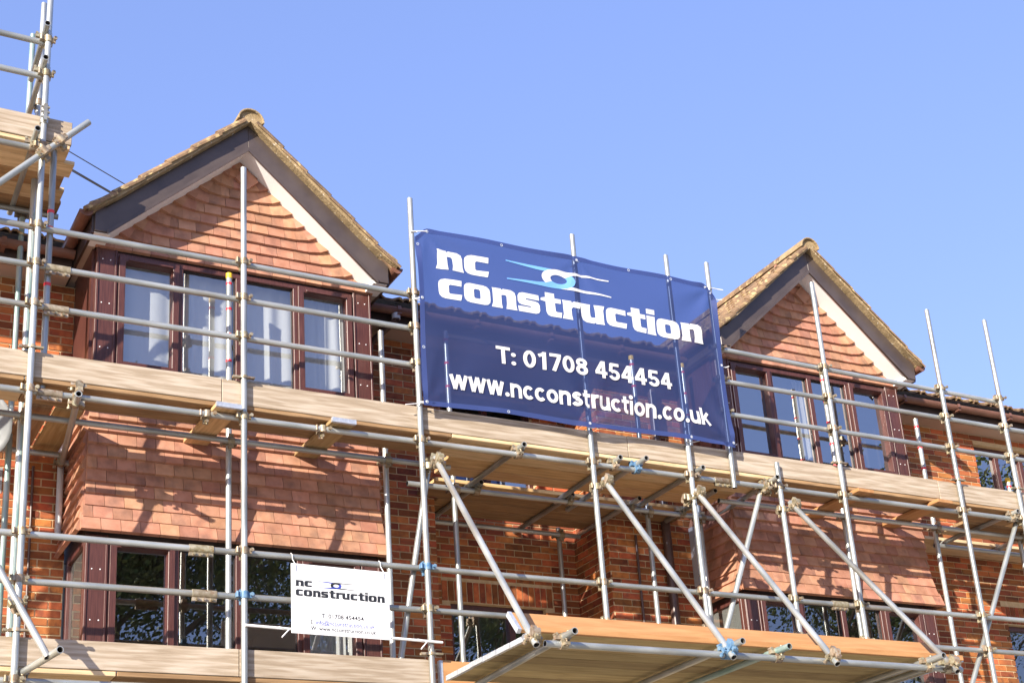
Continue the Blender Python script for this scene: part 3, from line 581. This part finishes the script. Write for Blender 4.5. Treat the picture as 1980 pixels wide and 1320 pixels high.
# plain bold sans drawn as strokes (cap height 1)
SW = .178
def arc(cx, cy, rx, ry, a0, a1, n=14): return [(cx+rx*math.cos(math.radians(a0+(a1-a0)*i/n)), cy+ry*math.sin(math.radians(a0+(a1-a0)*i/n))) for i in range(n+1)]
def dot(cx, cy, r=.115): return ('poly', [(cx+r*math.cos(i*.5236), cy+r*math.sin(i*.5236)) for i in range(12)])
NS = [[(.11, 0), (.11, .74)], arc(.325, .44, .205, .205, 165, 0, 10)+[(.53, 0)]]
SA = {'T': ([[(.0, .90), (.66, .90)], [(.33, .80), (.33, 0)]], .68), ':': ([dot(.13, .115), dot(.13, .60)], .30), ' ': ([], .27),
      '0': ([arc(.31, .5, .205, .40, 0, 360, 28)], .66), '1': ([[(.33, 0), (.33, 1)], [(.07, .775), (.30, .87)]], .56), '7': ([[(.02, .90), (.56, .90)], [(.465, .80), (.20, 0)]], .60),
      '8': ([arc(.31, .735, .185, .165, 0, 360, 22), arc(.31, .30, .205, .20, 0, 360, 22)], .66), '4': ([[(.44, 1), (.44, 0)], [(.40, .95), (.10, .33)], [(.03, .30), (.63, .30)]], .68),
      '5': ([[(.13, .90), (.56, .90)], [(.17, .95), (.13, .47)], arc(.31, .31, .205, .215, 140, -160, 18)], .66),
      'w': ([[(.09, .74), (.27, 0)], [(.27, 0), (.46, .74)], [(.46, .74), (.65, 0)], [(.65, 0), (.83, .74)]], .93), '.': ([dot(.14, .115)], .29),
      'n': (NS, .66), 'u': ([[(.64-x, .74-y) for x, y in p] for p in NS], .66), 'c': ([arc(.32, .37, .21, .275, 42, 318, 20)], .62), 'o': ([arc(.33, .37, .22, .275, 0, 360, 24)], .67),
      's': ([arc(.29, .535, .175, .115, 15, 270, 14)+arc(.29, .225, .185, .125, 90, -165, 14)[0:]], .59), 't': ([[(.2, .93), (.2, .24)]+arc(.345, .24, .145, .145, 180, 275, 8), [(.02, .655), (.42, .655)]], .45),
      'r': ([[(.11, 0), (.11, .74)], arc(.35, .42, .24, .235, 165, 75, 8)], .45), 'i': ([[(.11, 0), (.11, .74)], dot(.11, .93)], .25), 'k': ([[(.11, 0), (.11, 1)], [(.15, .30), (.50, .74)], [(.28, .42), (.54, 0)]], .62)}
def stroke(pl, w):
    """quads along a polyline with mitred joints"""
    n = len(pl); cl = math.hypot(pl[0][0]-pl[-1][0], pl[0][1]-pl[-1][1]) < 1e-6; L_, R_ = [], []
    for i, (x, y) in enumerate(pl):
        a = pl[i-1] if i > 0 else (pl[-2] if cl else None); b = pl[i+1] if i < n-1 else (pl[1] if cl else None)
        d = [V((q[0]-p[0], q[1]-p[1])).normalized() for p, q in ((a, (x, y)), ((x, y), b)) if p and q]
        t = (d[0]+d[-1]).normalized(); m = V((-t.y, t.x)); c = max(.5, m.dot(V((-d[0].y, d[0].x)))); L_.append((x+m.x*w/2/c, y+m.y*w/2/c)); R_.append((x-m.x*w/2/c, y-m.y*w/2/c))
    return [[R_[i], R_[i+1], L_[i+1], L_[i]] for i in range(n-1)]
def sans(txt, x0, x1, z0, h, disp, off, mt, parent):
    tot = sum(SA[c][1] for c in txt); k = (x1-x0)/(tot-.06); x = 0
    for ch in txt:
        st, adv = SA[ch]; ps = []
        for q, p in enumerate(st):
            tf = lambda a: (x0+(x+a[0])*k, z0+a[1]*h)
            if p[0] == 'poly': ps.append([tf(v) for v in p[1]])
            else: ps += [[tf(v) for v in quad] for quad in stroke(p, SW)]
        if ps:
            pieces = flat('letter', ps, disp, off, mt, parent)
            for i, v in enumerate(pieces.data.vertices): v.co.y -= .00002*(i % 40)
        x += adv
def glyph_polys(txt, x0, x1, z0, h):
    x = 0; out = []
    for ch in txt:
        ps, a = GL[ch]; out += [[(x+px, pz) for px, pz in p] for p in ps]; x += a
    sx = (x1-x0)/(x-.1)
    return [[(x0+px*sx, z0+pz*h) for px, pz in p] for p in out]
def letters(txt, x0, x1, z0, h, disp, off, mt, parent):
    tot = sum(GL[c][1] for c in txt)-.1; k = (x1-x0)/tot; x = 0
    for ch in txt:
        ps, a = GL[ch]; flat('letter', [[(x0+(x+px)*k, z0+pz*h) for px, pz in p] for p in ps], disp, off, mt, parent); x += a
def flat(name, polys, disp, off, mt, parent, maxe=.05, Mx=None):
    """flat print: polygons in XZ laid on the surface y = disp(x, z), a hair in front of it"""
    bm = bmesh.new()
    for p in polys:
        vv = [bm.verts.new((x, 0, z)) for x, z in p]
        for t in tessellate_polygon([[V((x, z, 0)) for x, z in p]]):
            try: bm.faces.new([vv[i] for i in t])
            except ValueError: pass
    for _ in range(6):
        es = [e for e in bm.edges if e.calc_length() > maxe]
        if not es: break
        bmesh.ops.subdivide_edges(bm, edges=es, cuts=1); bmesh.ops.triangulate(bm, faces=bm.faces[:])
    bmesh.ops.recalc_face_normals(bm, faces=bm.faces[:])
    for v in bm.verts: v.co.y = disp(v.co.x, v.co.z)-off
    for f in bm.faces:
        if f.normal.y > 0: f.normal_flip()
    me = bpy.data.meshes.new(name); bm.to_mesh(me); bm.free()
    return obj(name, me, M[mt], parent, Mx)
def text_tris(body, bold=0.0, shear=0.0):
    cu = bpy.data.curves.new('t', 'FONT'); cu.body = body; cu.offset = bold; cu.size = 1; cu.resolution_u = 4; cu.shear = shear; cu.space_character = 1.0+bold*2.2
    ob = bpy.data.objects.new('t', cu); COL.objects.link(ob); dg = bpy.context.evaluated_depsgraph_get()
    me = bpy.data.meshes.new_from_object(ob.evaluated_get(dg)); bpy.data.objects.remove(ob); bpy.data.curves.remove(cu)
    me.calc_loop_triangles(); vs = [(v.co.x, v.co.y) for v in me.vertices]; tr = [[vs[i] for i in t.vertices] for t in me.loop_triangles]; bpy.data.meshes.remove(me)
    return tr
def fit(tr, x0, x1, z0, h, cap=None):
    xs = [p[0] for t in tr for p in t]; ys = [p[1] for t in tr for p in t]; ax, bx_ = min(xs), max(xs); hh = cap or max(ys)
    return [[(x0+(x-ax)*(x1-x0)/(bx_-ax), z0+y*h/hh) for x, y in t] for t in tr]
def swoosh(cx, cz, rx, rz, x0, x1):
    """ring with four blades: returns white and light blue polygons"""
    n = 28; white = []; blue = []; pt = lambda a, k=1.0: (cx+rx*k*math.cos(a), cz+rz*k*math.sin(a))
    ix, iz = rx*.50, rz*.46
    inn = lambda a: (cx+rx*.02+ix*math.cos(a), cz-rz*.02+iz*math.sin(a))
    for i in range(n):
        a, b = 2*math.pi*i/n, 2*math.pi*(i+1)/n; mid = (a+b)/2
        q = [pt(a), pt(b), inn(b), inn(a)]
        (white if math.radians(35) < mid < math.radians(215) else blue).append(q)
    white.append([(cx, cz+rz), (cx+rx*.1, cz+rz*.52), (cx+rx*1.2, cz+rz*.72), (x1, cz+rz*.82), (x1, cz+rz*.93), (cx+rx*1.2, cz+rz*.97)])
    white.append([(cx+rx*.1, cz-rz*1.0), (x1+.004, cz-rz*1.02), (x1+.004, cz-rz*.90), (cx+rx*1.1, cz-rz*.70), (cx+rx*.75, cz-rz*.66), (cx+rx*.45, cz-rz*.9)])
    blue.append([(x0, cz+rz*.90), (cx-rx*1.2, cz+rz*.62), (cx-rx*.78, cz+rz*.60), (cx-rx*.55, cz+rz*.84), (cx-rx*.35, cz+rz*.96), (cx-rx*1.1, cz+rz*.98), (x0, cz+rz*1.0)])
    blue.append([(x0, cz-rz*1.05), (cx-rx*.6, cz-rz*1.05), (cx, cz-rz*1.0), (cx+rx*.2, cz-rz*.5), (cx-rx*.7, cz-rz*.55), (cx-rx*1.3, cz-rz*.72), (x0, cz-rz*.95)])
    return white, blue
# ------------------------------------------------------------------ banner
YBN = 11.088
def bdisp(x, z):
    u, v = (x-5.38)/3.47, (z-5.27)/1.85
    d = .010*math.sin(u*5+v*2)+.006*math.sin(u*11-v*5)+.004*math.sin(u*19+v*8)
    d += -.03*math.exp(-((u-.5)**2)/.08)*math.exp(-((v-.45)**2)/.12)
    # folds pulled from the four corners, the middle ties and down the right edge
    for cu_, cv_, sg, am in ((.985, .98, -1, .030), (.03, .98, 1, .026), (.99, .03, -1, .022), (.01, .02, 1, .018), (.515, .99, 1, .012), (.51, .02, 1, .014)):
        du, dv = (u-cu_)*1.9, (v-cv_); rad = math.hypot(du, dv); an_ = math.atan2(dv, du*sg)
        d += am*math.sin(an_*8+1.3*cu_)*math.exp(-rad/.34)*min(1, rad/.10)
    d += .020*math.sin(v*9+u*4)*math.exp(-(1-u)/.08)+.014*math.sin(v*7)*math.exp(-u/.07)
    d += .012*math.sin(u*21+2*v)*math.exp(-v/.12)
    return YBN-.012+(d if d < .008 else .008+.3*(d-.008))
def ztop(x):
    if x < 5.488: return 7.118-(5.488-x)*1.05
    if x > 8.745: return 7.128-(x-8.745)*1.15
    return 7.118+.010*(x-5.488)/3.26+.010*math.sin((x-5.488)/3.257*math.pi*3)**2
def zbot(x): return 5.262+.028*abs(math.sin((x-5.385)/3.468*math.pi*2))+.012*(x-5.385)/3.47
ban = thing('banner', 'navy blue mesh banner with white company lettering tied to the scaffold', 'banner', (7.1, YBN, 5.27))
NU, NV = 110, 60; b = MB(); vs = []; fs = []
for j in range(NV+1):
    for i in range(NU+1):
        x = 5.378+3.472*i/NU; z = zbot(x)+(ztop(x)-zbot(x))*j/NV
        x += .010*math.sin(z*4.2)*(1 if i in (0,) else 0)
        vs.append((x, bdisp(x, z), z))
fs = [(j*(NU+1)+i, j*(NU+1)+i+1, (j+1)*(NU+1)+i+1, (j+1)*(NU+1)+i) for j in range(NV) for i in range(NU)]
b.add(vs, fs, True); obj('sheet', b, M['banner'], ban)
def strip(f0, f1, n, horiz):
    b = MB(); vs = []
    for i in range(n+1):
        t = i/n
        for p in (f0(t), f1(t)): vs.append((p[0], bdisp(*p)-.0025, p[1]))
    b.add(vs, [(2*i, 2*i+2, 2*i+3, 2*i+1) for i in range(n)], True); return b
lx = lambda t: 5.378+3.472*t
obj('hem', strip(lambda t: (lx(t), zbot(lx(t))), lambda t: (lx(t), zbot(lx(t))+.05), 110, 1), M['hem'], ban)
obj('hem', strip(lambda t: (lx(t), ztop(lx(t))-.05), lambda t: (lx(t), ztop(lx(t))), 110, 1), M['hem'], ban)
obj('hem', strip(lambda t: (5.378, 5.31+1.63*t), lambda t: (5.428, 5.31+1.63*t), 60, 0), M['hem'], ban)
obj('hem', strip(lambda t: (8.80, 5.33+1.62*t), lambda t: (8.85, 5.33+1.62*t), 60, 0), M['hem'], ban)
letters('nc', 5.585, 6.135, 6.700, .207, bdisp, .009, 'print', ban)
letters('construction', 5.588, 8.60, 6.392, .208, bdisp, .009, 'print', ban)
wh, bl_ = swoosh(6.912, 6.825, .192, .102, 6.325, 7.508)
flat('logo', wh, bdisp, .010, 'print', ban); flat('logo', bl_, bdisp, .009, 'lightblue', ban)
sans('T: 01708 454454', 6.158, 8.14, 5.805, .180, bdisp, .009, 'print', ban)
sans('www.ncconstruction.co.uk', 5.65, 8.567, 5.470, .195, bdisp, .009, 'print', ban)
ey = [(5.40, 6.93), (6.30, 7.09), (7.15, 7.09), (7.78, 7.105), (8.30, 7.10), (8.74, 7.09), (8.80, 7.03), (8.83, 6.2), (8.83, 5.32), (8.32, 5.325), (7.13, 5.31), (6.25, 5.315), (5.41, 5.30), (5.405, 6.35), (5.50, 7.085), (5.405, 5.85)]
for x, z in ey:
    y = bdisp(x, z)-.006; r = MB(); n = 12
    for k in range(n):
        a0, a1 = 2*math.pi*k/n, 2*math.pi*(k+1)/n
        r.add([(x+q*math.cos(a), y, z+q*math.sin(a)) for a, q in ((a0, .016), (a1, .016), (a1, .007), (a0, .007))], [(0, 3, 2, 1)])
    obj('eyelet', r, M['band'], ban)
def tie(parent, pts, r=.005):
    b = MB()
    for p, q in zip(pts, pts[1:]): b.cyl(p, q, r, 6)
    return obj('cable_tie', b, M['tie'], parent)
def tieto(x, z, sx, sz, tail):
    y = bdisp(x, z)-.008; f = YS-TR-.006
    tie(ban, [(x, y, z), (sx-.035 if sx < x else sx-.03, f+.0, sz), (sx+.035, f, sz), (sx+.035+tail[0], f-.02+tail[2], sz+tail[1])])
tieto(5.50, 7.085, 5.368, 7.07, (.0, .0, 0)); tieto(5.405, 6.35, 5.368, 6.35, (.04, -.03, 0)); tieto(5.41, 5.30, 5.368, 5.30, (-.2, -.05, 0))
tieto(7.15, 7.09, 7.18, 7.11, (-.12, -.09, 0)); tieto(7.13, 5.31, 7.18, 5.29, (-.10, .09, 0)); tieto(8.74, 7.09, 8.892, 7.12, (.06, -.01, 0)); tieto(8.80, 7.03, 8.89, 6.99, (.03, .0, 0)); tieto(8.83, 6.2, 8.872, 6.2, (.03, .01, 0)); tieto(8.83, 5.32, 8.853, 5.33, (.02, 0, 0)); tieto(8.32, 5.325, 8.325, 5.29, (.08, .02, 0))

# ------------------------------------------------------------------ small site sign
sg = thing('site_sign', 'white rectangular contractor sign hung from the lower guard rail', 'sign', (4.53, 11.1, 3.05))
a_ = .012                                            # hangs very slightly askew
SM = T((4.53, 11.095, 3.36)) @ RY(a_) @ RX(-.02)
o = bev(obj('panel', MB().box(-.440, .440, .0, .006, -.300, .300), M['signwhite'], sg, SM), .004)
sd = lambda x, z: 0.0
flat('lettering', glyph_polys('nc', -.402, -.258, .105, .052), sd, .0015, 'black', sg, 9, SM)
flat('lettering', glyph_polys('construction', -.402, .395, .022, .056), sd, .0015, 'black', sg, 9, SM)
wh, bl_ = swoosh(-.045, .135, .050, .028, -.215, .125)
flat('logo', wh, sd, .0016, 'black', sg, 9, SM); flat('logo', bl_, sd, .0015, 'inkblue', sg, 9, SM)
flat('lettering', fit(text_tris('T: 01708 454454', .014), -.180, .198, -.152, .036), sd, .0015, 'black', sg, 9, SM)
t1 = text_tris('E: info@ncconstruction.co.uk', .008); e_end = None
tr = fit(t1, -.275, .298, -.210, .034)
split = -.275+.573*.088
flat('lettering', [t for t in tr if max(p[0] for p in t) < split], sd, .0015, 'black', sg, 9, SM)
flat('lettering', [t for t in tr if max(p[0] for p in t) >= split]+[[(split+.004, -.218), (.298, -.218), (.298, -.215), (split+.004, -.215)]], sd, .0015, 'inkblue', sg, 9, SM)
flat('lettering', fit(text_tris('W: www.ncconstruction.co.uk', .012), -.275, .308, -.262, .034), sd, .0015, 'black', sg, 9, SM)
for x in (-.40, .40):
    p = SM @ V((x, -.004, .285)); tie(sg, [p, (p.x, YR-TR-.008, ZK[0]-.03), (p.x, YR-TR-.010, ZK[0]+.005), (p.x, YR, ZK[0]+TR+.006), (p.x+.02, YR+TR, ZK[0])], .004); tie(sg, [p, (p.x-.03, p.y-.02, p.z-.04)], .0035)
rod = tag(obj('conduit', MB().cyl((3.70, YS-TR-.012, 3.112), (5.46, YS-TR-.012, 3.068), .012, 10), M['tie']), 'thin white plastic conduit tied level behind the small white sign', 'conduit')
for x in (4.02, 5.26): tie(rod, [(x-.04, YS-.05, 3.12-.025*(x-3.7)), (x+.05, YS-.055, 3.105-.025*(x-3.7)), (x-.02, YS-.07, 3.03-.025*(x-3.7))], .006)

# ------------------------------------------------------------------ satellite dish, curtains, overhead wires
ds = thing('satellite_dish', 'grey satellite dish on the wall at the left edge', 'dish', (1.86, W, 5.0))
b = MB(); n, rings = 24, 6; vs = [(0, .0, 0)]
for k in range(1, rings+1):
    q = k/rings; vs += [(.27*q*math.cos(2*math.pi*i/n), -.05*q*q, .30*q*math.sin(2*math.pi*i/n)) for i in range(n)]
fsx = [(0, 1+i, 1+(i+1) % n) for i in range(n)]+[(1+(k-1)*n+i, 1+k*n+i, 1+k*n+(i+1) % n, 1+(k-1)*n+(i+1) % n) for k in range(1, rings) for i in range(n)]
b.add(vs, fsx, True); DM = T((1.76, 12.28, 5.06)) @ RZ(-.5) @ RX(.35); o = obj('reflector', b, M['dish'], ds, DM); o.modifiers.new('s', 'SOLIDIFY').thickness = .006
obj('wall_arm', MB().cyl((1.80, 12.3, 5.0), (1.93, 12.45, 4.78), .018, 10).cyl((1.93, 12.45, 4.78), (1.95, W, 4.74), .02, 10).box(1.88, 2.02, W-.012, W-.001, 4.62, 4.86), M['band'], ds)
obj('feed_arm', MB().cyl(DM @ V((0, -.02, -.28)), DM @ V((0, -.34, -.10)), .011, 8).cyl(DM @ V((0, -.34, -.10)), DM @ V((0, -.26, -.06)), .028, 10), M['dish'], ds)
def curtain(name, x0, x1, z0, z1, y, lab, amp=.028, k=15):
    b = MB(); n = 90; vs = []
    for i in range(n+1):
        t = i/n; x = x0+(x1-x0)*t; a = amp*math.sin(t*k*2*math.pi+math.sin(t*9)*1.5)
        for zz in (0, .5, 1): vs.append((x+.015*math.sin(t*31)*(1-zz), y+a*(1-.5*zz), z0+(z1-z0)*zz))
    b.add(vs, [(3*i+j, 3*i+3+j, 3*i+4+j, 3*i+1+j) for i in range(n) for j in range(2)], True)
    return tag(obj(name, b, M['net']), lab, 'curtain')
curtain('net_curtain', XL+.12, 3.93, 5.5, 6.78, BF+.16, 'pale net curtain behind the left half of the left gable window', .013, 7)
curtain('net_curtain', 3.95, XR-.12, 5.5, 6.78, BF+.17, 'gathered net curtain behind the right half of the left gable window', .016, 9)
curtain('net_curtain', 4.55, XR-.12, 2.55, 4.1, BF+.2, 'net curtain low in the left bay behind the white sign', .035, 8)
curtain('net_curtain', 10.72, 10.9, 5.5, 6.78, BF+.2, 'narrow white curtain in the right gable window', .03, 3)
def wire(p0, p1, sag, lab, r=.008):
    b = MB(); n = 16; ps = [V(p0).lerp(V(p1), i/n)-V((0, 0, sag*4*(i/n)*(1-i/n))) for i in range(n+1)]
    for p, q in zip(ps, ps[1:]): b.cyl(p, q, r, 6)
    return tag(obj('overhead_wire', b, M['cable']), lab, 'wire')
wire((-6, 14, 12.92), (3.9, 14, 8.51), 0, 'upper thin wire crossing the sky to the left gable roof', .006)
wire((-6, 14, 12.58), (3.75, 14, 8.375), 0, 'lower wire of the close pair reaching the left gable roof', .007)
wire((-6, 14.2, 12.80), (3.75, 14.2, 8.53), 0, 'upper wire of the close pair reaching the left gable roof', .007)

# ------------------------------------------------------------------ trees across the street, seen in the lower windows
def tree(x, y, h, cr, lab, seed, dens):
    rd = random.Random(seed); t = thing('broadleaf_tree', lab, 'tree', (x, y, -1.6), 'trees across the street behind the viewer')
    b = MB(); tips = []
    def limb(p, d, L, r, lev):
        q = p+d*L; b.cyl(p, q, r, 7, r*.65, cap=False)
        if lev == 0: tips.append(q); return
        for k in range(3 if lev > 1 else 4):
            e = (d+V((rd.uniform(-.8, .8), rd.uniform(-.8, .8), rd.uniform(-.1, .5)))).normalized(); limb(q, e, L*rd.uniform(.6, .8), r*.6, lev-1)
    limb(V((x, y, -1.6)), V((rd.uniform(-.05, .05), 0, 1)).normalized(), h*.34, h*.014, 4)
    obj('trunk', b, M['bark'], t)
    c = MB()
    for q in tips:
        for k in range(dens):
            p = q+V((rd.gauss(0, cr), rd.gauss(0, cr), rd.gauss(0, cr*.8))); a = V((rd.uniform(-1, 1), rd.uniform(-1, 1), rd.uniform(-1, 1))).normalized(); s = rd.uniform(.05, .10); e = a.orthogonal().normalized()*s; f = a.cross(e).normalized()*s*.6
            c.add([p-e, p+f, p+e, p-f], [(0, 1, 2, 3)])
    obj('crown', c, M['leaf'], t)
for k, (x, y, h, d, lab) in enumerate(((8.3, -15, 16.2, 480, 'full green tree opposite the left bay'), (15.5, -18, 18.5, 60, 'thin leaved tree with bare twigs across the street'), (24, -16, 17.5, 330, 'broad tree opposite the middle of the house'), (34, -15, 19, 300, 'tall tree opposite the right bay'), (42, -12, 18, 240, 'tree furthest right across the street'))): tree(x, y, h, 1.35, lab, 11+k, d)

# ------------------------------------------------------------------ bricks and tiles
bpy.context.view_layer.update()
import bpy_extras
DG = bpy.context.evaluated_depsgraph_get()
f_px = 2844.21
def px(p):
    z = p.dot(fw)
    if z < .1: return None
    return 990+f_px*p.dot(rr)/z, 894.6-f_px*p.dot(uu)/z, z
def seen(pts):
    """how many sample points of a piece the camera sees"""
    n = 0
    for p in pts:
        q = px(p)
        if not q or not (-10 < q[0] < 1990 and -10 < q[1] < 1330): continue
        d = p.normalized(); o = V((0, 0, 0)); ok = True; L = p.length
        for _ in range(4):
            hit, loc, nr, ix, ob, mm = S.ray_cast(DG, o, d)
            if not hit or loc.length > L-.05: break
            if ob.name.startswith(('pane', 'sheet', 'hem', 'letter', 'logo')): o = loc+d*.01; continue
            ok = False; break
        n += ok
    return n
def unit(name, y0, y1, z0, z1, top=None):
    b = MB(); t = y0 if top is None else top
    b.add([(-.5, y0, z0), (.5, y0, z0), (.5, y1, z0), (-.5, y1, z0), (-.5, t, z1), (.5, t, z1), (.5, y1, z1), (-.5, y1, z1)], [(0, 3, 2, 1), (4, 5, 6, 7), (0, 1, 5, 4), (1, 2, 6, 5), (2, 3, 7, 6), (3, 0, 4, 7)])
    return b
def scatter(name, um, mt, items, limit, stuffname):
    """items: (matrix, sample half width, face sample height, parent). The best seen become objects, the rest one joined part"""
    sc_ = []
    for it in items:
        Mx, hz, par = it; pts = [Mx @ V((dx, -.012, hz)) for dx in (-.33, 0, .33)]
        c = pts[1]; q = px(c); s = seen(pts) if q else 0
        sc_.append((s/(q[2] if q else 99), it))
    sc_.sort(key=lambda a: -a[0]); me = um.mesh(name); me.materials.append(mt)
    for s, it in sc_[:limit]:
        if s > 0: obj(name, me, None, it[2], it[0])
    rest = [it for s, it in sc_[:limit] if s <= 0]+[it for s, it in sc_[limit:]]
    if rest:
        b = MB()
        for Mx, hz, par in rest: b.add([Mx @ V(v) for v in um.v], um.f)
        tag(obj(stuffname, b, mt, house), kind='stuff')
CO, BL = .075, .225
items = []
def brickwall(x0, x1, z0, z1, y, wkey, ops=(), face='F', jitter=.0015):
    """stretcher bond over a rectangle; face F looks at -Y, L looks at -X (x0..x1 then runs along Y and y is the X of the face)"""
    k0 = math.ceil((z0+.2)/CO)
    for k in range(int(z0/CO), int(z1/CO)+1):
        zc = k*CO+.0325
        if zc+.0325 > z1: break
        off = (BL/2 if k % 2 else 0)
        a = math.floor((x0-off)/BL)*BL+off
        while a < x1:
            p, q = max(a, x0), min(a+BL-.014, x1)
            segs = [(p, q)]
            for (oa, ob_, oz0, oz1) in ops:
                if oz0 < zc+.03 and zc-.03 < oz1:
                    ns_ = []
                    for (p_, q_) in segs:
                        if q_ <= oa or p_ >= ob_: ns_.append((p_, q_))
                        else:
                            if p_ < oa: ns_.append((p_, oa))
                            if q_ > ob_: ns_.append((ob_, q_))
                    segs = ns_
            for p_, q_ in segs:
                if q_-p_ > .03:
                    c = (p_+q_)/2; j = random.uniform(-jitter, jitter)
                    Mx = (T((c, y+j, zc)) if face == 'F' else T((y+j, c, zc)) @ RZ(-math.pi/2)) @ RY(random.uniform(-.004, .004)) @ SC(q_-p_, 1, 1)
                    items.append((Mx, 0, walls[wkey]))
            a += BL
def soldiers(x0, x1, z0, z1, y, wkey):
    n = int((x1-x0)/CO)
    for i in range(n):
        items.append((T((x0+CO*(i+.5), y-.001, (z0+z1)/2)) @ RY(math.pi/2) @ SC(z1-z0-.01, 1, 1), 0, walls[wkey]))
ZLO = 2.35
brickwall(.9, XL, ZLO, EZ, W, 'left')
brickwall(XR, 6.25, ZLO, EZ, W, 'midl')
sd1 = (6.62, 7.98, 4.165, 4.39)
brickwall(6.25, 8.31, ZLO, EZ, RB, 'rec', [(RW[0]-.0, RW[1], RW[2], RW[3]+.01), RW2, sd1]); soldiers(*sd1, RB, 'rec')
brickwall(8.31, XL2, ZLO, EZ, W, 'pier'); brickwall(W, RB, ZLO, EZ, 8.31, 'pier', face='L')
sd2 = (14.05, 15.6, 4.205, 4.43)
brickwall(XR2, 15.6, ZLO, EZ, W, 'right', [O1, (O2[0], O2[1], O2[2], O2[3]+.01), sd2]); soldiers(*sd2, W, 'right')
scatter('brick', unit('brick', -.008, .05, -.0305, .0305), M['brick'], items, 300, 'brickwork')

# hung tiles of the bays
items = []; TW = .168
car = [o for o in COL.objects if o.name.startswith('bay_carcass')]
fl_ = {0: .085, 1: .05, 2: .024, 3: .008}
for bi, bx in enumerate(BX):
    for r_ in range(13):
        z = 4.06+.117*r_; fy = fl_.get(r_, 0); fx = fy*.6
        def row(a, b, place, odd):
            x = a-(TW/2 if odd else 0)
            while x < b-.01:
                p, q = max(x, a), min(x+TW, b)
                if q-p > .02: items.append((place((p+q)/2) @ RX(-.28-.9*fy+random.uniform(-.015, .015)) @ RY(random.uniform(-.009, .009)) @ SC(q-p-.004, 1, 1), .05, car[bi]))
                x += TW
        row(bx-HW-fx, bx+HW+fx, lambda c: T((c, BF-.010-fy, z)), r_ % 2)
        row(BF-fy, W, lambda c: T((bx-HW-fx-.004, c, z)) @ RZ(-math.pi/2), r_ % 2)
        row(BF-fy, W, lambda c: T((bx+HW+fx+.004, c, z)) @ RZ(math.pi/2), r_ % 2)
scatter('hung_tile', unit('hung_tile', -.038, .0, 0, .165), M['tile'], items, 300, 'tile_hanging')
# gable tiles: level courses that turn up at the rakes
items = []
for bi, bx in enumerate(BX):
    gp = walls['gable%d' % bi]
    for r_ in range(11):
        z = 6.798+.111*r_; hw = min(HW+.0, (AP+.02-z)/SL); m = hw-.31
        if r_ == 0: m = HW
        y = BF-.010
        def put(px_, pz, wd, ang):
            items.append((T((px_, y+random.uniform(-.002, .002), pz)) @ RY(-ang) @ RX(-.24+random.uniform(-.012, .012)) @ RY(random.uniform(-.007, .007)) @ SC(wd-.004, 1, 1), .05, gp))
        if m > .03:
            x = -m-((TW/2) if r_ % 2 else 0)
            while x < m-.01:
                p, q = max(x, -m), min(x+TW, m)
                if q-p > .025: put(bx+(p+q)/2, z, q-p, 0)
                x += TW
        m = max(m, .0)
        if r_ and hw > .08:
            for s in (-1, 1):
                a1, w1, a2, w2 = math.radians(9), min(.13, hw*.45), math.radians(25), .28
                put(bx+s*(m+w1/2*math.cos(a1)), z+w1/2*math.sin(a1), w1, s*a1)
                ex, ez = m+w1*math.cos(a1), z+w1*math.sin(a1)
                put(bx+s*(ex+w2/2*math.cos(a2)), ez+w2/2*math.sin(a2), w2, s*a2)
    items.append((T((bx, BF-.03, AP-.26)) @ RX(-.05) @ RY(math.pi/4) @ SC(.17, 1, 1), .05, gp))
scatter('gable_tile', unit('gable_tile', -.036, .0, 0, .165), M['tile'], items, 300, 'gable_tiles')
